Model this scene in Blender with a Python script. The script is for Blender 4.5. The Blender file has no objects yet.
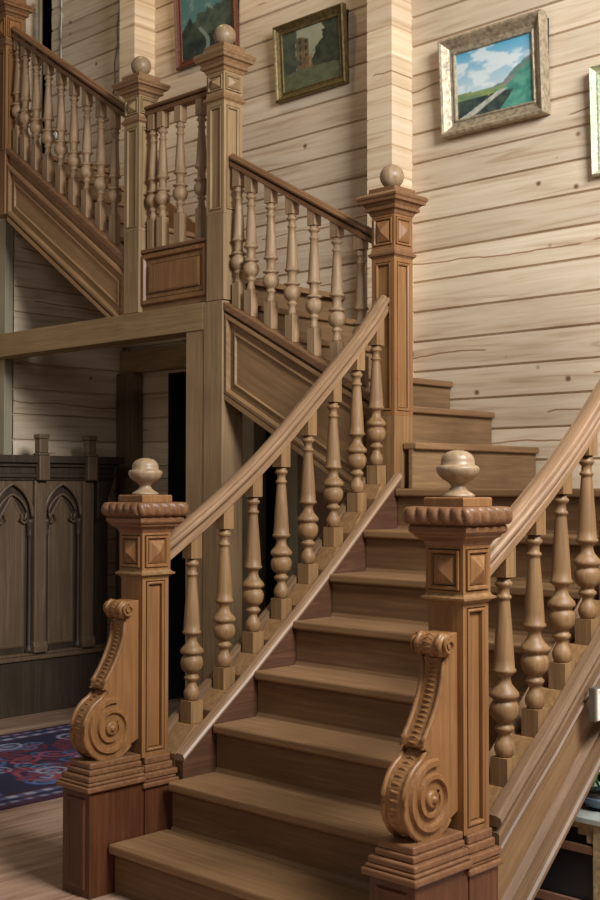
import bpy, bmesh, math, random
from mathutils import Vector, noise

# ------------------------------------------------------------------ camera, world, lights, exposure
SC = bpy.context.scene
COL = SC.collection
cam_data = bpy.data.cameras.new('camera')
cam_data.sensor_fit = 'VERTICAL'
cam_data.sensor_height = 24.0
cam_data.lens = 24.0 * 1217.06 / 900.0
cam_data.clip_start = 0.05
cam = bpy.data.objects.new('camera', cam_data)
COL.objects.link(cam)
cam.location = (3.4758, -2.7185, 1.4493)
cam.rotation_euler = (math.radians(90 + 1.7184), 0, math.radians(43.6092))
SC.camera = cam

world = bpy.data.worlds.new('world')
SC.world = world
world.use_nodes = True
wb = world.node_tree.nodes['Background']
wb.inputs[0].default_value = (0.97, 0.96, 0.90, 1)
wb.inputs[1].default_value = 0.12


def area(name, loc, target, sx, sy, power, color):
    d = bpy.data.lights.new(name, 'AREA')
    d.shape = 'RECTANGLE'
    d.size, d.size_y = sx, sy
    d.energy = power
    d.color = color
    o = bpy.data.objects.new(name, d)
    COL.objects.link(o)
    o.location = loc
    o.rotation_euler = (Vector(target) - Vector(loc)).to_track_quat('-Z', 'Y').to_euler()
    return o


# daylight through a tall window to the right of the stair and one behind the viewer
area('window_daylight', (4.1, 0.1, 4.4), (0.0, 1.7, 1.6), 1.7, 1.6, 490, (0.95, 0.975, 1.0))
area('window_daylight_rear', (3.6, -5.5, 4.8), (0.3, 2.7, 3.2), 2.0, 1.8, 62, (0.96, 0.98, 1.0))
# warm ceiling lamp of the upper floor
pl = bpy.data.lights.new('upstairs_lamp', 'POINT')
pl.energy = 34
pl.color = (1.0, 0.72, 0.36)
pl.shadow_soft_size = 0.12
plo = bpy.data.objects.new('upstairs_lamp', pl)
COL.objects.link(plo)
plo.location = (-2.1, 1.7, 5.6)

SC.view_settings.view_transform = 'Standard'
SC.view_settings.look = 'None'
SC.view_settings.gamma = 1.0
SC.view_settings.use_curve_mapping = False
SC.view_settings.exposure = 0.0

# ------------------------------------------------------------------ helpers
ORG = {}          # world origin of every object created


def srgb(r, g, b):
    f = lambda c: (c / 255 / 12.92) if c / 255 <= 0.04045 else ((c / 255 + 0.055) / 1.055) ** 2.4
    return (f(r), f(g), f(b), 1.0)


class MB:
    def __init__(self):
        self.v, self.f, self.s, self.c = [], [], [], {}

    def add(self, verts, faces, smooth=False):
        b = len(self.v)
        self.v.extend([tuple(p) for p in verts])
        for f in faces:
            self.f.append([b + i for i in f])
            self.s.append(smooth)
        return b

    def box(self, x0, x1, y0, y1, z0, z1):
        self.add([(x0, y0, z0), (x1, y0, z0), (x1, y1, z0), (x0, y1, z0), (x0, y0, z1), (x1, y0, z1), (x1, y1, z1), (x0, y1, z1)],
                 [(0, 3, 2, 1), (4, 5, 6, 7), (0, 1, 5, 4), (1, 2, 6, 5), (2, 3, 7, 6), (3, 0, 4, 7)])
        return self

    def prism(self, poly, vec, smooth=False):
        """extrude a planar polygon (3d points) along vec"""
        n = len(poly)
        v = Vector(vec)
        a = [Vector(p) for p in poly]
        self.add(a + [p + v for p in a], [tuple(range(n))[::-1], tuple(range(n, 2 * n))], False)
        b = len(self.v) - 2 * n
        for i in range(n):
            j = (i + 1) % n
            self.f.append([b + i, b + j, b + n + j, b + n + i])
            self.s.append(smooth)
        return self

    def lathe(self, prof, cx, cy, z0, seg=20, cap=True):
        b = len(self.v)
        for r, z in prof:
            for k in range(seg):
                a = 2 * math.pi * k / seg
                self.v.append((cx + r * math.cos(a), cy + r * math.sin(a), z0 + z))
        for i in range(len(prof) - 1):
            for k in range(seg):
                k2 = (k + 1) % seg
                self.f.append([b + i * seg + k, b + i * seg + k2, b + (i + 1) * seg + k2, b + (i + 1) * seg + k])
                self.s.append(True)
        if cap:
            self.f.append([b + k for k in range(seg)][::-1]); self.s.append(False)
            t = b + (len(prof) - 1) * seg
            self.f.append([t + k for k in range(seg)]); self.s.append(False)
        return self

    def sqstack(self, prof, cx, cy, z0):
        """square stack: prof of (half width, z)"""
        b = len(self.v)
        for h, z in prof:
            for sx, sy in ((-1, -1), (1, -1), (1, 1), (-1, 1)):
                self.v.append((cx + sx * h, cy + sy * h, z0 + z))
        for i in range(len(prof) - 1):
            for k in range(4):
                k2 = (k + 1) % 4
                self.f.append([b + i * 4 + k, b + i * 4 + k2, b + i * 4 + 4 + k2, b + i * 4 + 4 + k]); self.s.append(False)
        self.f.append([b, b + 3, b + 2, b + 1]); self.s.append(False)
        t = b + (len(prof) - 1) * 4
        self.f.append([t, t + 1, t + 2, t + 3]); self.s.append(False)
        return self

    def rings(self, poly, nrm, steps, point=False):
        """concentric panel on a convex polygon seen along nrm: steps of (inset, height)"""
        nrm = Vector(nrm).normalized()
        P = [Vector(p) for p in poly]
        n = len(P)

        def inset(d):
            out = []
            for i in range(n):
                a, p, q = P[i - 1], P[i], P[(i + 1) % n]
                e1, e2 = (p - a).normalized(), (q - p).normalized()
                n1, n2 = nrm.cross(e1), nrm.cross(e2)
                k = n1 + n2
                out.append(p + k * (d / max(1e-6, 1 + n1.dot(n2))))
            return out
        b = len(self.v)
        self.v.extend([tuple(p) for p in P])
        for d, h in steps:
            self.v.extend([tuple(p + nrm * h) for p in inset(d)])
        for i in range(len(steps)):
            for k in range(n):
                k2 = (k + 1) % n
                self.f.append([b + i * n + k, b + i * n + k2, b + i * n + n + k2, b + i * n + n + k]); self.s.append(False)
        t = b + len(steps) * n
        if point is not False:
            c = sum(P, Vector()) / n + nrm * point
            self.v.append(tuple(c))
            for k in range(n):
                self.f.append([t - n + k + 0 if False else b + len(steps) * n + k, b + len(steps) * n + (k + 1) % n, len(self.v) - 1]); self.s.append(False)
        else:
            self.f.append([t + k for k in range(n)]); self.s.append(False)
        return self

    def loft(self, secs, smooth=False):
        n = len(secs[0]); b = len(self.v)
        for q in secs:
            self.v.extend([tuple(p) for p in q])
        for i in range(len(secs) - 1):
            for k in range(n):
                k2 = (k + 1) % n
                self.f.append([b + i * n + k, b + i * n + k2, b + (i + 1) * n + k2, b + (i + 1) * n + k]); self.s.append(smooth)
        self.f.append([b + k for k in range(n)][::-1]); self.s.append(False)
        self.f.append([b + (len(secs) - 1) * n + k for k in range(n)]); self.s.append(False)
        return self

    def tube(self, pts, r, seg=8, close=False):
        P = [Vector(p) for p in pts]
        b = len(self.v)
        m = len(P)
        up = Vector((0, 0, 1))
        for i, p in enumerate(P):
            a = P[i - 1] if (i > 0 or close) else p
            q = P[(i + 1) % m] if (i < m - 1 or close) else p
            t = (q - a).normalized()
            u = t.cross(up)
            if u.length < 1e-3:
                u = t.cross(Vector((1, 0, 0)))
            u.normalize()
            w = t.cross(u)
            rr = r(i / max(1, m - 1)) if callable(r) else r
            for k in range(seg):
                an = 2 * math.pi * k / seg
                self.v.append(tuple(p + u * (rr * math.cos(an)) + w * (rr * math.sin(an))))
        for i in range(m if close else m - 1):
            i2 = (i + 1) % m
            for k in range(seg):
                k2 = (k + 1) % seg
                self.f.append([b + i * seg + k, b + i * seg + k2, b + i2 * seg + k2, b + i2 * seg + k]); self.s.append(True)
        if not close:
            self.f.append([b + k for k in range(seg)][::-1]); self.s.append(False)
            self.f.append([b + (m - 1) * seg + k for k in range(seg)]); self.s.append(False)
        return self

    def build(self, name, mat, parent=None, bevel=0.0, segs=2):
        me = bpy.data.meshes.new(name)
        o0 = ORG[parent.name] if parent is not None else (0, 0, 0)
        me.from_pydata([(x - o0[0], y - o0[1], z - o0[2]) for x, y, z in self.v], [], self.f)
        me.validate(verbose=False)
        for p, s in zip(me.polygons, self.s):
            p.use_smooth = s
        bm = bmesh.new(); bm.from_mesh(me)
        bmesh.ops.recalc_face_normals(bm, faces=bm.faces)
        bm.to_mesh(me); bm.free()
        me.materials.append(mat)
        o = bpy.data.objects.new(name, me)
        COL.objects.link(o)
        if parent is not None:
            o.parent = parent
        ORG[o.name] = o0
        if bevel:
            m = o.modifiers.new('bevel', 'BEVEL')
            m.width = bevel; m.segments = segs; m.limit_method = 'ANGLE'; m.angle_limit = math.radians(40)
        return o


def thing(name, label, cat, loc=(0, 0, 0), group=None):
    o = bpy.data.objects.new(name, None)
    o.empty_display_size = 0.1
    COL.objects.link(o)
    o.location = loc
    ORG[o.name] = tuple(loc)
    return tag(o, label, cat, group)


def tag(o, label, cat, group=None):
    o['label'] = label; o['category'] = cat
    if group:
        o['group'] = group
    return o


def structure(name, mb, mat, bevel=0.0):
    o = mb.build(name, mat, None, bevel)
    o['kind'] = 'structure'
    return o


def copy_tree(o, parent=None):
    c = o.copy(); COL.objects.link(c)
    if parent is not None:
        c.parent = parent
    ORG[c.name] = ORG[o.name]
    for ch in list(o.children):
        copy_tree(ch, c)
    return c


# ------------------------------------------------------------------ materials
def new_mat(name):
    m = bpy.data.materials.new(name); m.use_nodes = True
    nt = m.node_tree
    return m, nt, nt.nodes['Principled BSDF']


def N(nt, t, **kw):
    n = nt.nodes.new(t)
    for k, v in kw.items():
        setattr(n, k, v)
    return n


def ramp(nt, stops):
    r = N(nt, 'ShaderNodeValToRGB')
    e = r.color_ramp.elements
    while len(e) < len(stops):
        e.new(0.5)
    for el, (p, c) in zip(e, stops):
        el.position = p; el.color = c
    return r


def oak(name, dark, mid, light, axis='z', rough=0.5, grain=1.0, rnd=True, spec=0.35, rot=(0, 0, 0)):
    m, nt, bs = new_mat(name)
    L = nt.links.new
    tc = N(nt, 'ShaderNodeTexCoord')
    mp = N(nt, 'ShaderNodeMapping')
    s = {'x': (1.4, 34, 34), 'y': (34, 1.4, 34), 'z': (34, 34, 1.4)}[axis]
    mp.inputs['Scale'].default_value = s
    m0 = N(nt, 'ShaderNodeMapping'); m0.inputs['Rotation'].default_value = rot
    L(tc.outputs['Object'], m0.inputs['Vector']); L(m0.outputs[0], mp.inputs['Vector'])
    if rnd:
        oi = N(nt, 'ShaderNodeObjectInfo')
        mul = N(nt, 'ShaderNodeMath', operation='MULTIPLY'); mul.inputs[1].default_value = 37.0
        L(oi.outputs['Random'], mul.inputs[0])
        cb = N(nt, 'ShaderNodeCombineXYZ')
        for i in range(3):
            L(mul.outputs[0], cb.inputs[i])
        L(cb.outputs[0], mp.inputs['Location'])
    n1 = N(nt, 'ShaderNodeTexNoise'); n1.inputs['Scale'].default_value = 1.6 * grain
    n1.inputs['Detail'].default_value = 7; n1.inputs['Roughness'].default_value = 0.65; n1.inputs['Distortion'].default_value = 0.6
    L(mp.outputs[0], n1.inputs['Vector'])
    n2 = N(nt, 'ShaderNodeTexNoise'); n2.inputs['Scale'].default_value = 3.2
    n2.inputs['Detail'].default_value = 4
    L(tc.outputs['Object'], n2.inputs['Vector'])
    k = 0.45
    dark = tuple(dark[i] * (1 - k) + mid[i] * k for i in range(3)) + (1,)
    r = ramp(nt, [(0.28, dark), (0.52, mid), (0.78, light)])
    L(n1.outputs['Fac'], r.inputs['Fac'])
    mx = N(nt, 'ShaderNodeMix', data_type='RGBA', blend_type='MULTIPLY')
    r2 = ramp(nt, [(0.3, (0.78, 0.75, 0.72, 1)), (0.7, (1.08, 1.07, 1.05, 1))])
    L(n2.outputs['Fac'], r2.inputs['Fac'])
    mx.inputs[0].default_value = 0.75
    L(r.outputs[0], mx.inputs[6]); L(r2.outputs[0], mx.inputs[7])
    L(mx.outputs[2], bs.inputs['Base Color'])
    bs.inputs['Roughness'].default_value = rough
    bs.inputs['Specular IOR Level'].default_value = spec
    bp = N(nt, 'ShaderNodeBump'); bp.inputs['Strength'].default_value = 0.12; bp.inputs['Distance'].default_value = 0.004
    L(n1.outputs['Fac'], bp.inputs['Height']); L(bp.outputs[0], bs.inputs['Normal'])
    return m


def pine(name, along='x', pitch=0.169, z0=2.092, dark=srgb(174, 148, 118), mid=srgb(203, 181, 152), light=srgb(217, 199, 173), rough=0.6):
    """pale pine logs: tone per log, long grain, knots"""
    m, nt, bs = new_mat(name)
    L = nt.links.new
    tc = N(nt, 'ShaderNodeTexCoord')
    sp = N(nt, 'ShaderNodeSeparateXYZ'); L(tc.outputs['Object'], sp.inputs[0])
    a = N(nt, 'ShaderNodeMath', operation='SUBTRACT'); a.inputs[1].default_value = z0 - 40 * pitch
    L(sp.outputs['Z'], a.inputs[0])
    d = N(nt, 'ShaderNodeMath', operation='DIVIDE'); d.inputs[1].default_value = pitch; L(a.outputs[0], d.inputs[0])
    fl = N(nt, 'ShaderNodeMath', operation='FLOOR'); L(d.outputs[0], fl.inputs[0])
    wn = N(nt, 'ShaderNodeTexWhiteNoise', noise_dimensions='1D'); L(fl.outputs[0], wn.inputs['W'])
    u = sp.outputs['X'] if along == 'x' else sp.outputs['Y']
    off = N(nt, 'ShaderNodeMath', operation='MULTIPLY_ADD'); off.inputs[1].default_value = 7.3
    L(wn.outputs['Value'], off.inputs[0]); L(u, off.inputs[2])
    cb = N(nt, 'ShaderNodeCombineXYZ'); L(off.outputs[0], cb.inputs[0]); L(sp.outputs['Z'], cb.inputs[2]); L(fl.outputs[0], cb.inputs[1])
    mp = N(nt, 'ShaderNodeMapping'); mp.inputs['Scale'].default_value = (0.8, 3.1, 13); L(cb.outputs[0], mp.inputs[0])
    n1 = N(nt, 'ShaderNodeTexNoise'); n1.inputs['Scale'].default_value = 1.8; n1.inputs['Detail'].default_value = 6
    n1.inputs['Distortion'].default_value = 1.2; L(mp.outputs[0], n1.inputs['Vector'])
    # knots
    mk = N(nt, 'ShaderNodeMapping'); mk.inputs['Scale'].default_value = (5.2, 1.0, 5.9); L(cb.outputs[0], mk.inputs[0])
    vo = N(nt, 'ShaderNodeTexVoronoi', feature='F1'); vo.inputs['Scale'].default_value = 1.0
    L(mk.outputs[0], vo.inputs['Vector'])
    kr = ramp(nt, [(0.0, srgb(150, 120, 104)), (0.045, srgb(112, 86, 78)), (0.065, srgb(178, 154, 140)), (0.11, (1, 1, 1, 1))])
    ks = N(nt, 'ShaderNodeSeparateColor'); L(vo.outputs['Color'], ks.inputs[0])
    kg = N(nt, 'ShaderNodeMath', operation='LESS_THAN'); kg.inputs[1].default_value = 0.58; L(ks.outputs[0], kg.inputs[0])
    ka = N(nt, 'ShaderNodeMath', operation='ADD'); L(vo.outputs['Distance'], ka.inputs[0]); L(kg.outputs[0], ka.inputs[1])
    L(ka.outputs[0], kr.inputs['Fac'])
    r = ramp(nt, [(0.25, dark), (0.45, mid), (0.75, light)])
    L(n1.outputs['Fac'], r.inputs['Fac'])
    # board tone
    rt = ramp(nt, [(0.0, (0.84, 0.81, 0.80, 1)), (0.5, (0.96, 0.95, 0.95, 1)), (1.0, (1.08, 1.08, 1.09, 1))])
    L(wn.outputs['Value'], rt.inputs['Fac'])
    m1 = N(nt, 'ShaderNodeMix', data_type='RGBA', blend_type='MULTIPLY'); m1.inputs[0].default_value = 1
    L(r.outputs[0], m1.inputs[6]); L(rt.outputs[0], m1.inputs[7])
    m2 = N(nt, 'ShaderNodeMix', data_type='RGBA', blend_type='MULTIPLY'); m2.inputs[0].default_value = 0.9
    L(m1.outputs[2], m2.inputs[6]); L(kr.outputs[0], m2.inputs[7])
    # long drying cracks in some of the logs
    fr = N(nt, 'ShaderNodeMath', operation='FRACT'); L(d.outputs[0], fr.inputs[0])
    cc = N(nt, 'ShaderNodeCombineXYZ'); L(off.outputs[0], cc.inputs[0]); L(fl.outputs[0], cc.inputs[1])
    cn = N(nt, 'ShaderNodeTexNoise'); cn.inputs['Scale'].default_value = 1.3; cn.inputs['Detail'].default_value = 5; L(cc.outputs[0], cn.inputs['Vector'])
    cp = N(nt, 'ShaderNodeMath', operation='MULTIPLY_ADD'); cp.inputs[1].default_value = 0.9; cp.inputs[2].default_value = 0.08; L(cn.outputs['Fac'], cp.inputs[0])
    ds = N(nt, 'ShaderNodeMath', operation='SUBTRACT'); L(fr.outputs[0], ds.inputs[0]); L(cp.outputs[0], ds.inputs[1])
    ab = N(nt, 'ShaderNodeMath', operation='ABSOLUTE'); L(ds.outputs[0], ab.inputs[0])
    c2 = N(nt, 'ShaderNodeMapping'); c2.inputs['Location'].default_value = (31, 7, 3); L(cc.outputs[0], c2.inputs[0])
    mk2 = N(nt, 'ShaderNodeTexNoise'); mk2.inputs['Scale'].default_value = 0.8; mk2.inputs['Detail'].default_value = 2; L(c2.outputs[0], mk2.inputs['Vector'])
    mr = ramp(nt, [(0.50, (1, 1, 1, 1)), (0.58, (0, 0, 0, 1))]); L(mk2.outputs['Fac'], mr.inputs['Fac'])
    ad = N(nt, 'ShaderNodeMath', operation='ADD'); L(ab.outputs[0], ad.inputs[0]); L(mr.outputs[0], ad.inputs[1])
    ck = ramp(nt, [(0.0, srgb(150, 116, 96)), (0.018, srgb(196, 170, 150)), (0.035, (1, 1, 1, 1))]); L(ad.outputs[0], ck.inputs['Fac'])
    m3 = N(nt, 'ShaderNodeMix', data_type='RGBA', blend_type='MULTIPLY'); m3.inputs[0].default_value = 0.9
    L(m2.outputs[2], m3.inputs[6]); L(ck.outputs[0], m3.inputs[7])
    L(m3.outputs[2], bs.inputs['Base Color'])
    bs.inputs['Roughness'].default_value = rough
    bs.inputs['Specular IOR Level'].default_value = 0.25
    bp = N(nt, 'ShaderNodeBump'); bp.inputs['Strength'].default_value = 0.15; bp.inputs['Distance'].default_value = 0.005
    L(n1.outputs['Fac'], bp.inputs['Height']); L(bp.outputs[0], bs.inputs['Normal'])
    return m


def plain(name, col, rough=0.6, metal=0.0, var=0.15, scale=14.0):
    m, nt, bs = new_mat(name)
    L = nt.links.new
    tc = N(nt, 'ShaderNodeTexCoord')
    n1 = N(nt, 'ShaderNodeTexNoise'); n1.inputs['Scale'].default_value = scale; n1.inputs['Detail'].default_value = 4
    L(tc.outputs['Object'], n1.inputs['Vector'])
    lo = tuple(c * (1 - var) for c in col[:3]) + (1,)
    hi = tuple(min(1, c * (1 + var)) for c in col[:3]) + (1,)
    r = ramp(nt, [(0.3, lo), (0.7, hi)])
    L(n1.outputs['Fac'], r.inputs['Fac']); L(r.outputs[0], bs.inputs['Base Color'])
    bs.inputs['Roughness'].default_value = rough
    bs.inputs['Metallic'].default_value = metal
    return m


def floor_mat():
    m, nt, bs = new_mat('floor_boards')
    L = nt.links.new
    tc = N(nt, 'ShaderNodeTexCoord')
    sp = N(nt, 'ShaderNodeSeparateXYZ'); L(tc.outputs['Object'], sp.inputs[0])
    d = N(nt, 'ShaderNodeMath', operation='DIVIDE'); d.inputs[1].default_value = 0.135; L(sp.outputs['X'], d.inputs[0])
    fl = N(nt, 'ShaderNodeMath', operation='FLOOR'); L(d.outputs[0], fl.inputs[0])
    fr = N(nt, 'ShaderNodeMath', operation='FRACT'); L(d.outputs[0], fr.inputs[0])
    wn = N(nt, 'ShaderNodeTexWhiteNoise', noise_dimensions='1D'); L(fl.outputs[0], wn.inputs['W'])
    cb = N(nt, 'ShaderNodeCombineXYZ'); L(sp.outputs['X'], cb.inputs[0]); L(sp.outputs['Y'], cb.inputs[1]); L(wn.outputs['Value'], cb.inputs[2])
    mp = N(nt, 'ShaderNodeMapping'); mp.inputs['Scale'].default_value = (18, 1.0, 20); L(cb.outputs[0], mp.inputs[0])
    n1 = N(nt, 'ShaderNodeTexNoise'); n1.inputs['Scale'].default_value = 1.6; n1.inputs['Detail'].default_value = 6; n1.inputs['Distortion'].default_value = .8
    L(mp.outputs[0], n1.inputs['Vector'])
    r = ramp(nt, [(0.28, srgb(140, 106, 84)), (0.5, srgb(182, 150, 126)), (0.75, srgb(204, 178, 154))])
    L(n1.outputs['Fac'], r.inputs['Fac'])
    rt = ramp(nt, [(0.0, (0.72, 0.66, 0.62, 1)), (1.0, (1.1, 1.1, 1.1, 1))]); L(wn.outputs['Value'], rt.inputs['Fac'])
    m1 = N(nt, 'ShaderNodeMix', data_type='RGBA', blend_type='MULTIPLY'); m1.inputs[0].default_value = 1
    L(r.outputs[0], m1.inputs[6]); L(rt.outputs[0], m1.inputs[7])
    gap = ramp(nt, [(0.0, (0.35, 0.3, 0.28, 1)), (0.025, (1, 1, 1, 1))]); L(fr.outputs[0], gap.inputs['Fac'])
    m2 = N(nt, 'ShaderNodeMix', data_type='RGBA', blend_type='MULTIPLY'); m2.inputs[0].default_value = 1
    L(m1.outputs[2], m2.inputs[6]); L(gap.outputs[0], m2.inputs[7])
    L(m2.outputs[2], bs.inputs['Base Color'])
    bs.inputs['Roughness'].default_value = 0.42
    return m


def attr_mat(name, rough=0.8, bump=0.0, scale=300):
    m, nt, bs = new_mat(name)
    L = nt.links.new
    at = N(nt, 'ShaderNodeAttribute'); at.attribute_name = 'pigment'
    L(at.outputs['Color'], bs.inputs['Base Color'])
    bs.inputs['Roughness'].default_value = rough
    if bump:
        tc = N(nt, 'ShaderNodeTexCoord')
        n1 = N(nt, 'ShaderNodeTexNoise'); n1.inputs['Scale'].default_value = scale
        L(tc.outputs['Object'], n1.inputs['Vector'])
        bp = N(nt, 'ShaderNodeBump'); bp.inputs['Strength'].default_value = bump; bp.inputs['Distance'].default_value = 0.004
        L(n1.outputs['Fac'], bp.inputs['Height']); L(bp.outputs[0], bs.inputs['Normal'])
    return m


OAK_D, OAK_M, OAK_L = srgb(86, 60, 36), srgb(126, 93, 58), srgb(150, 117, 78)
dull_n = oak('dull_newel_oak', srgb(104, 80, 54), srgb(144, 117, 83), srgb(164, 139, 105), 'z', rough=0.55)
dull_c = oak('dull_cap_oak', srgb(92, 66, 42), srgb(130, 98, 66), srgb(152, 120, 88), 'x', rough=0.5)
oak_x = oak('oak_along_x', OAK_D, OAK_M, OAK_L, 'x')
oak_y = oak('oak_along_y', OAK_D, OAK_M, OAK_L, 'y')
oak_z = oak('oak_along_z', OAK_D, OAK_M, OAK_L, 'z')
honey_z = oak('honey_oak', srgb(86, 56, 32), srgb(126, 87, 51), srgb(148, 109, 68), 'z', rough=0.42)
red_z = oak('red_stained_oak', srgb(52, 28, 16), srgb(84, 48, 28), srgb(106, 66, 40), 'z', rough=0.4)
brown_x = oak('brown_moulding_oak', srgb(76, 50, 32), srgb(114, 78, 51), srgb(136, 100, 72), 'x', rough=0.42)
red_y = oak('red_stained_oak_long', srgb(52, 32, 24), srgb(82, 54, 38), srgb(104, 72, 52), 'y', rough=0.4)
spindle_m = oak('turned_oak', srgb(88, 62, 38), srgb(127, 96, 62), srgb(150, 118, 82), 'z', rough=0.5)
pale_spindle = oak('pale_turned_oak', srgb(102, 78, 54), srgb(146, 118, 88), srgb(170, 144, 114), 'z', rough=0.55)  # paler, greyer oak for the upper spindles
rail_y = oak('handrail_oak', srgb(98, 72, 50), srgb(134, 104, 76), srgb(160, 130, 102), 'y', rough=0.42, spec=0.35)
rail_x = oak('dark_handrail_oak', srgb(82, 54, 34), srgb(114, 80, 52), srgb(138, 104, 72), 'x', rough=0.4)
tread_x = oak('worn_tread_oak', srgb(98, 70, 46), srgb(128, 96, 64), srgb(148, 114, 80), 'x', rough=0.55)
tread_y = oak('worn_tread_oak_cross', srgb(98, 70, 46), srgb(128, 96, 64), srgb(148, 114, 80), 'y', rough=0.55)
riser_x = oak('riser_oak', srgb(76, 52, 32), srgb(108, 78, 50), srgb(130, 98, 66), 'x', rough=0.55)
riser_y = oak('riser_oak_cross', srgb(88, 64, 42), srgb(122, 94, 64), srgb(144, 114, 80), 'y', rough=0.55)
dull_z = oak('dull_oak_post', srgb(104, 80, 56), srgb(138, 112, 80), srgb(158, 133, 100), 'z', rough=0.6)
dull_x = oak('dull_oak_beam', srgb(102, 78, 52), srgb(140, 114, 78), srgb(160, 135, 97), 'x', rough=0.6)
grey_z = oak('grey_green_post', srgb(122, 114, 94), srgb(148, 140, 116), srgb(164, 156, 132), 'z', rough=0.6)
finial_m = oak('bleached_oak_finial', srgb(104, 82, 58), srgb(140, 116, 88), srgb(164, 142, 114), 'z', rough=0.4)
cabinet_m = oak('dark_cabinet_oak', srgb(70, 54, 40), srgb(104, 84, 64), srgb(124, 102, 80), 'z', rough=0.45)
cabinet_d = oak('darker_cabinet_oak', srgb(44, 35, 28), srgb(66, 54, 43), srgb(84, 70, 56), 'z', rough=0.45)
log_x = pine('pine_logs', 'x')
log_y = pine('pine_logs_side', 'y')
log_end = pine('pine_log_ends', 'x', z0=2.092 + 0.085, dark=srgb(170, 140, 104), mid=srgb(212, 186, 150), light=srgb(228, 208, 178))
black = plain('black_paint', (0.006, 0.006, 0.007, 1), 0.5)
void_m = plain('painted_dark_room', (0.002, 0.002, 0.002, 1), 1.0)  # near-black colour stands in for the darkness inside the rooms
slope_y = oak('sloping_string_oak', OAK_D, OAK_M, OAK_L, 'y', rot=(-math.atan(0.18 / 0.221), 0, 0))
slope_x2 = oak('middle_string_oak', srgb(94, 68, 44), srgb(136, 104, 70), srgb(158, 126, 90), 'x', rough=0.55, rot=(0, -math.atan(0.54), 0))
slope_x3 = oak('top_string_oak', srgb(100, 72, 46), srgb(142, 108, 72), srgb(164, 130, 92), 'x', rough=0.55, rot=(0, -math.atan(0.70), 0))
panel_y = oak('string_panel_oak', srgb(84, 62, 40), srgb(120, 92, 62), srgb(144, 116, 84), 'y', rough=0.45, rot=(-math.atan(0.18 / 0.221), 0, 0))
mould_y = oak('string_moulding_oak', srgb(82, 60, 44), srgb(110, 84, 60), srgb(132, 106, 82), 'y', rough=0.5, spec=0.3, rot=(-math.atan(0.18 / 0.221), 0, 0))
raily_s = oak('sloping_rail_oak', srgb(98, 72, 50), srgb(134, 104, 76), srgb(160, 130, 102), 'y', rough=0.42, spec=0.35, rot=(-math.atan(0.18 / 0.221), 0, 0))
railx_s = oak('dark_sloping_rail_oak', srgb(82, 54, 34), srgb(114, 80, 52), srgb(138, 104, 72), 'x', rough=0.4, rot=(0, -math.atan(0.6), 0))
floor_m = floor_mat()
pig = attr_mat('oil_paint', 0.45)
rug_m = attr_mat('wool_pile', 0.95, 0.5)

# ------------------------------------------------------------------ key dimensions
R, G = 0.18, 0.221
X1, X2, Y1, Y3 = -0.114, 1.335, 0.204, 1.674
YB = 2.70
SL = R / G


def nz(y):                       # line through the nosings of the lower flight
    return R * (1 + y / G)


# ------------------------------------------------------------------ structure
floor = MB(); floor.box(-5.2, 5.6, -4.6, 4.2, -0.06, 0.0)
structure('floor', floor, floor_m)


def log_wall(mb, u0, u1, zlo, zhi, place, pitch=0.169, z0=2.092, groove=0.011, depth=0.014):
    """stack of slightly convex logs; place(u, out, z) -> world point"""
    k = math.floor((zlo - z0) / pitch)
    while z0 + k * pitch < zhi - 1e-4:
        a, b = z0 + k * pitch, z0 + (k + 1) * pitch
        pr = [(0.0 - depth, a), (-depth, a + groove * .35), (0.001, a + groove), (0.004, (a + b) / 2), (0.001, b - groove * .4), (-depth, b)]
        pr = [(o, min(max(z, zlo), zhi)) for o, z in pr]
        for (o1, za), (o2, zb) in zip(pr[:-1], pr[1:]):
            if zb - za > 1e-5:
                mb.add([place(u0, o1, za), place(u1, o1, za), place(u1, o2, zb), place(u0, o2, zb)], [(0, 1, 2, 3)])
        k += 1


back = MB()
pb = lambda u, o, z: (u, YB - o, z)
DX0, DX1, DZ = -2.92, -1.66, 2.225          # doorway under the stair
UX0, UX1, UZ0, UZ1 = -4.72, -4.335, 3.30, 5.5   # dark doorway on the upper floor
log_wall(back, -5.2, DX0, 0.0, UZ0, pb)
log_wall(back, DX0, DX1, DZ, UZ0, pb)
log_wall(back, DX1, 3.2, 0.0, UZ0, pb)
log_wall(back, -5.2, UX0, UZ0, UZ1, pb)
log_wall(back, UX1, 3.2, UZ0, UZ1, pb)
log_wall(back, -5.2, 3.2, UZ1, 6.2, pb)
# the thickness of the wall: rear face and reveals
back.box(-5.2, DX0, YB + 0.02, YB + 0.18, 0, UZ0).box(DX1, 3.2, YB + 0.02, YB + 0.18, 0, UZ0).box(DX0, DX1, YB + 0.02, YB + 0.18, DZ, UZ0)
back.box(-5.2, UX0, YB + 0.02, YB + 0.18, UZ0, UZ1).box(UX1, 3.2, YB + 0.02, YB + 0.18, UZ0, UZ1).box(-5.2, 3.2, YB + 0.02, YB + 0.18, UZ1, 6.2)
structure('wall_back', back, log_x)

leftw = MB()
log_wall(leftw, 1.765, YB - 0.02, 0.0, 3.30, lambda u, o, z: (-3.40 + o, u, z))
leftw.box(-3.56, -3.42, 1.765, YB - 0.02, 0, 3.30)
log_wall(leftw, -4.6, 1.698, 0.0, 3.30, lambda u, o, z: (-3.63 + o, u, z))
leftw.box(-3.79, -3.65, -4.6, 1.698, 0, 3.30)
structure('wall_left', leftw, log_y)

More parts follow.
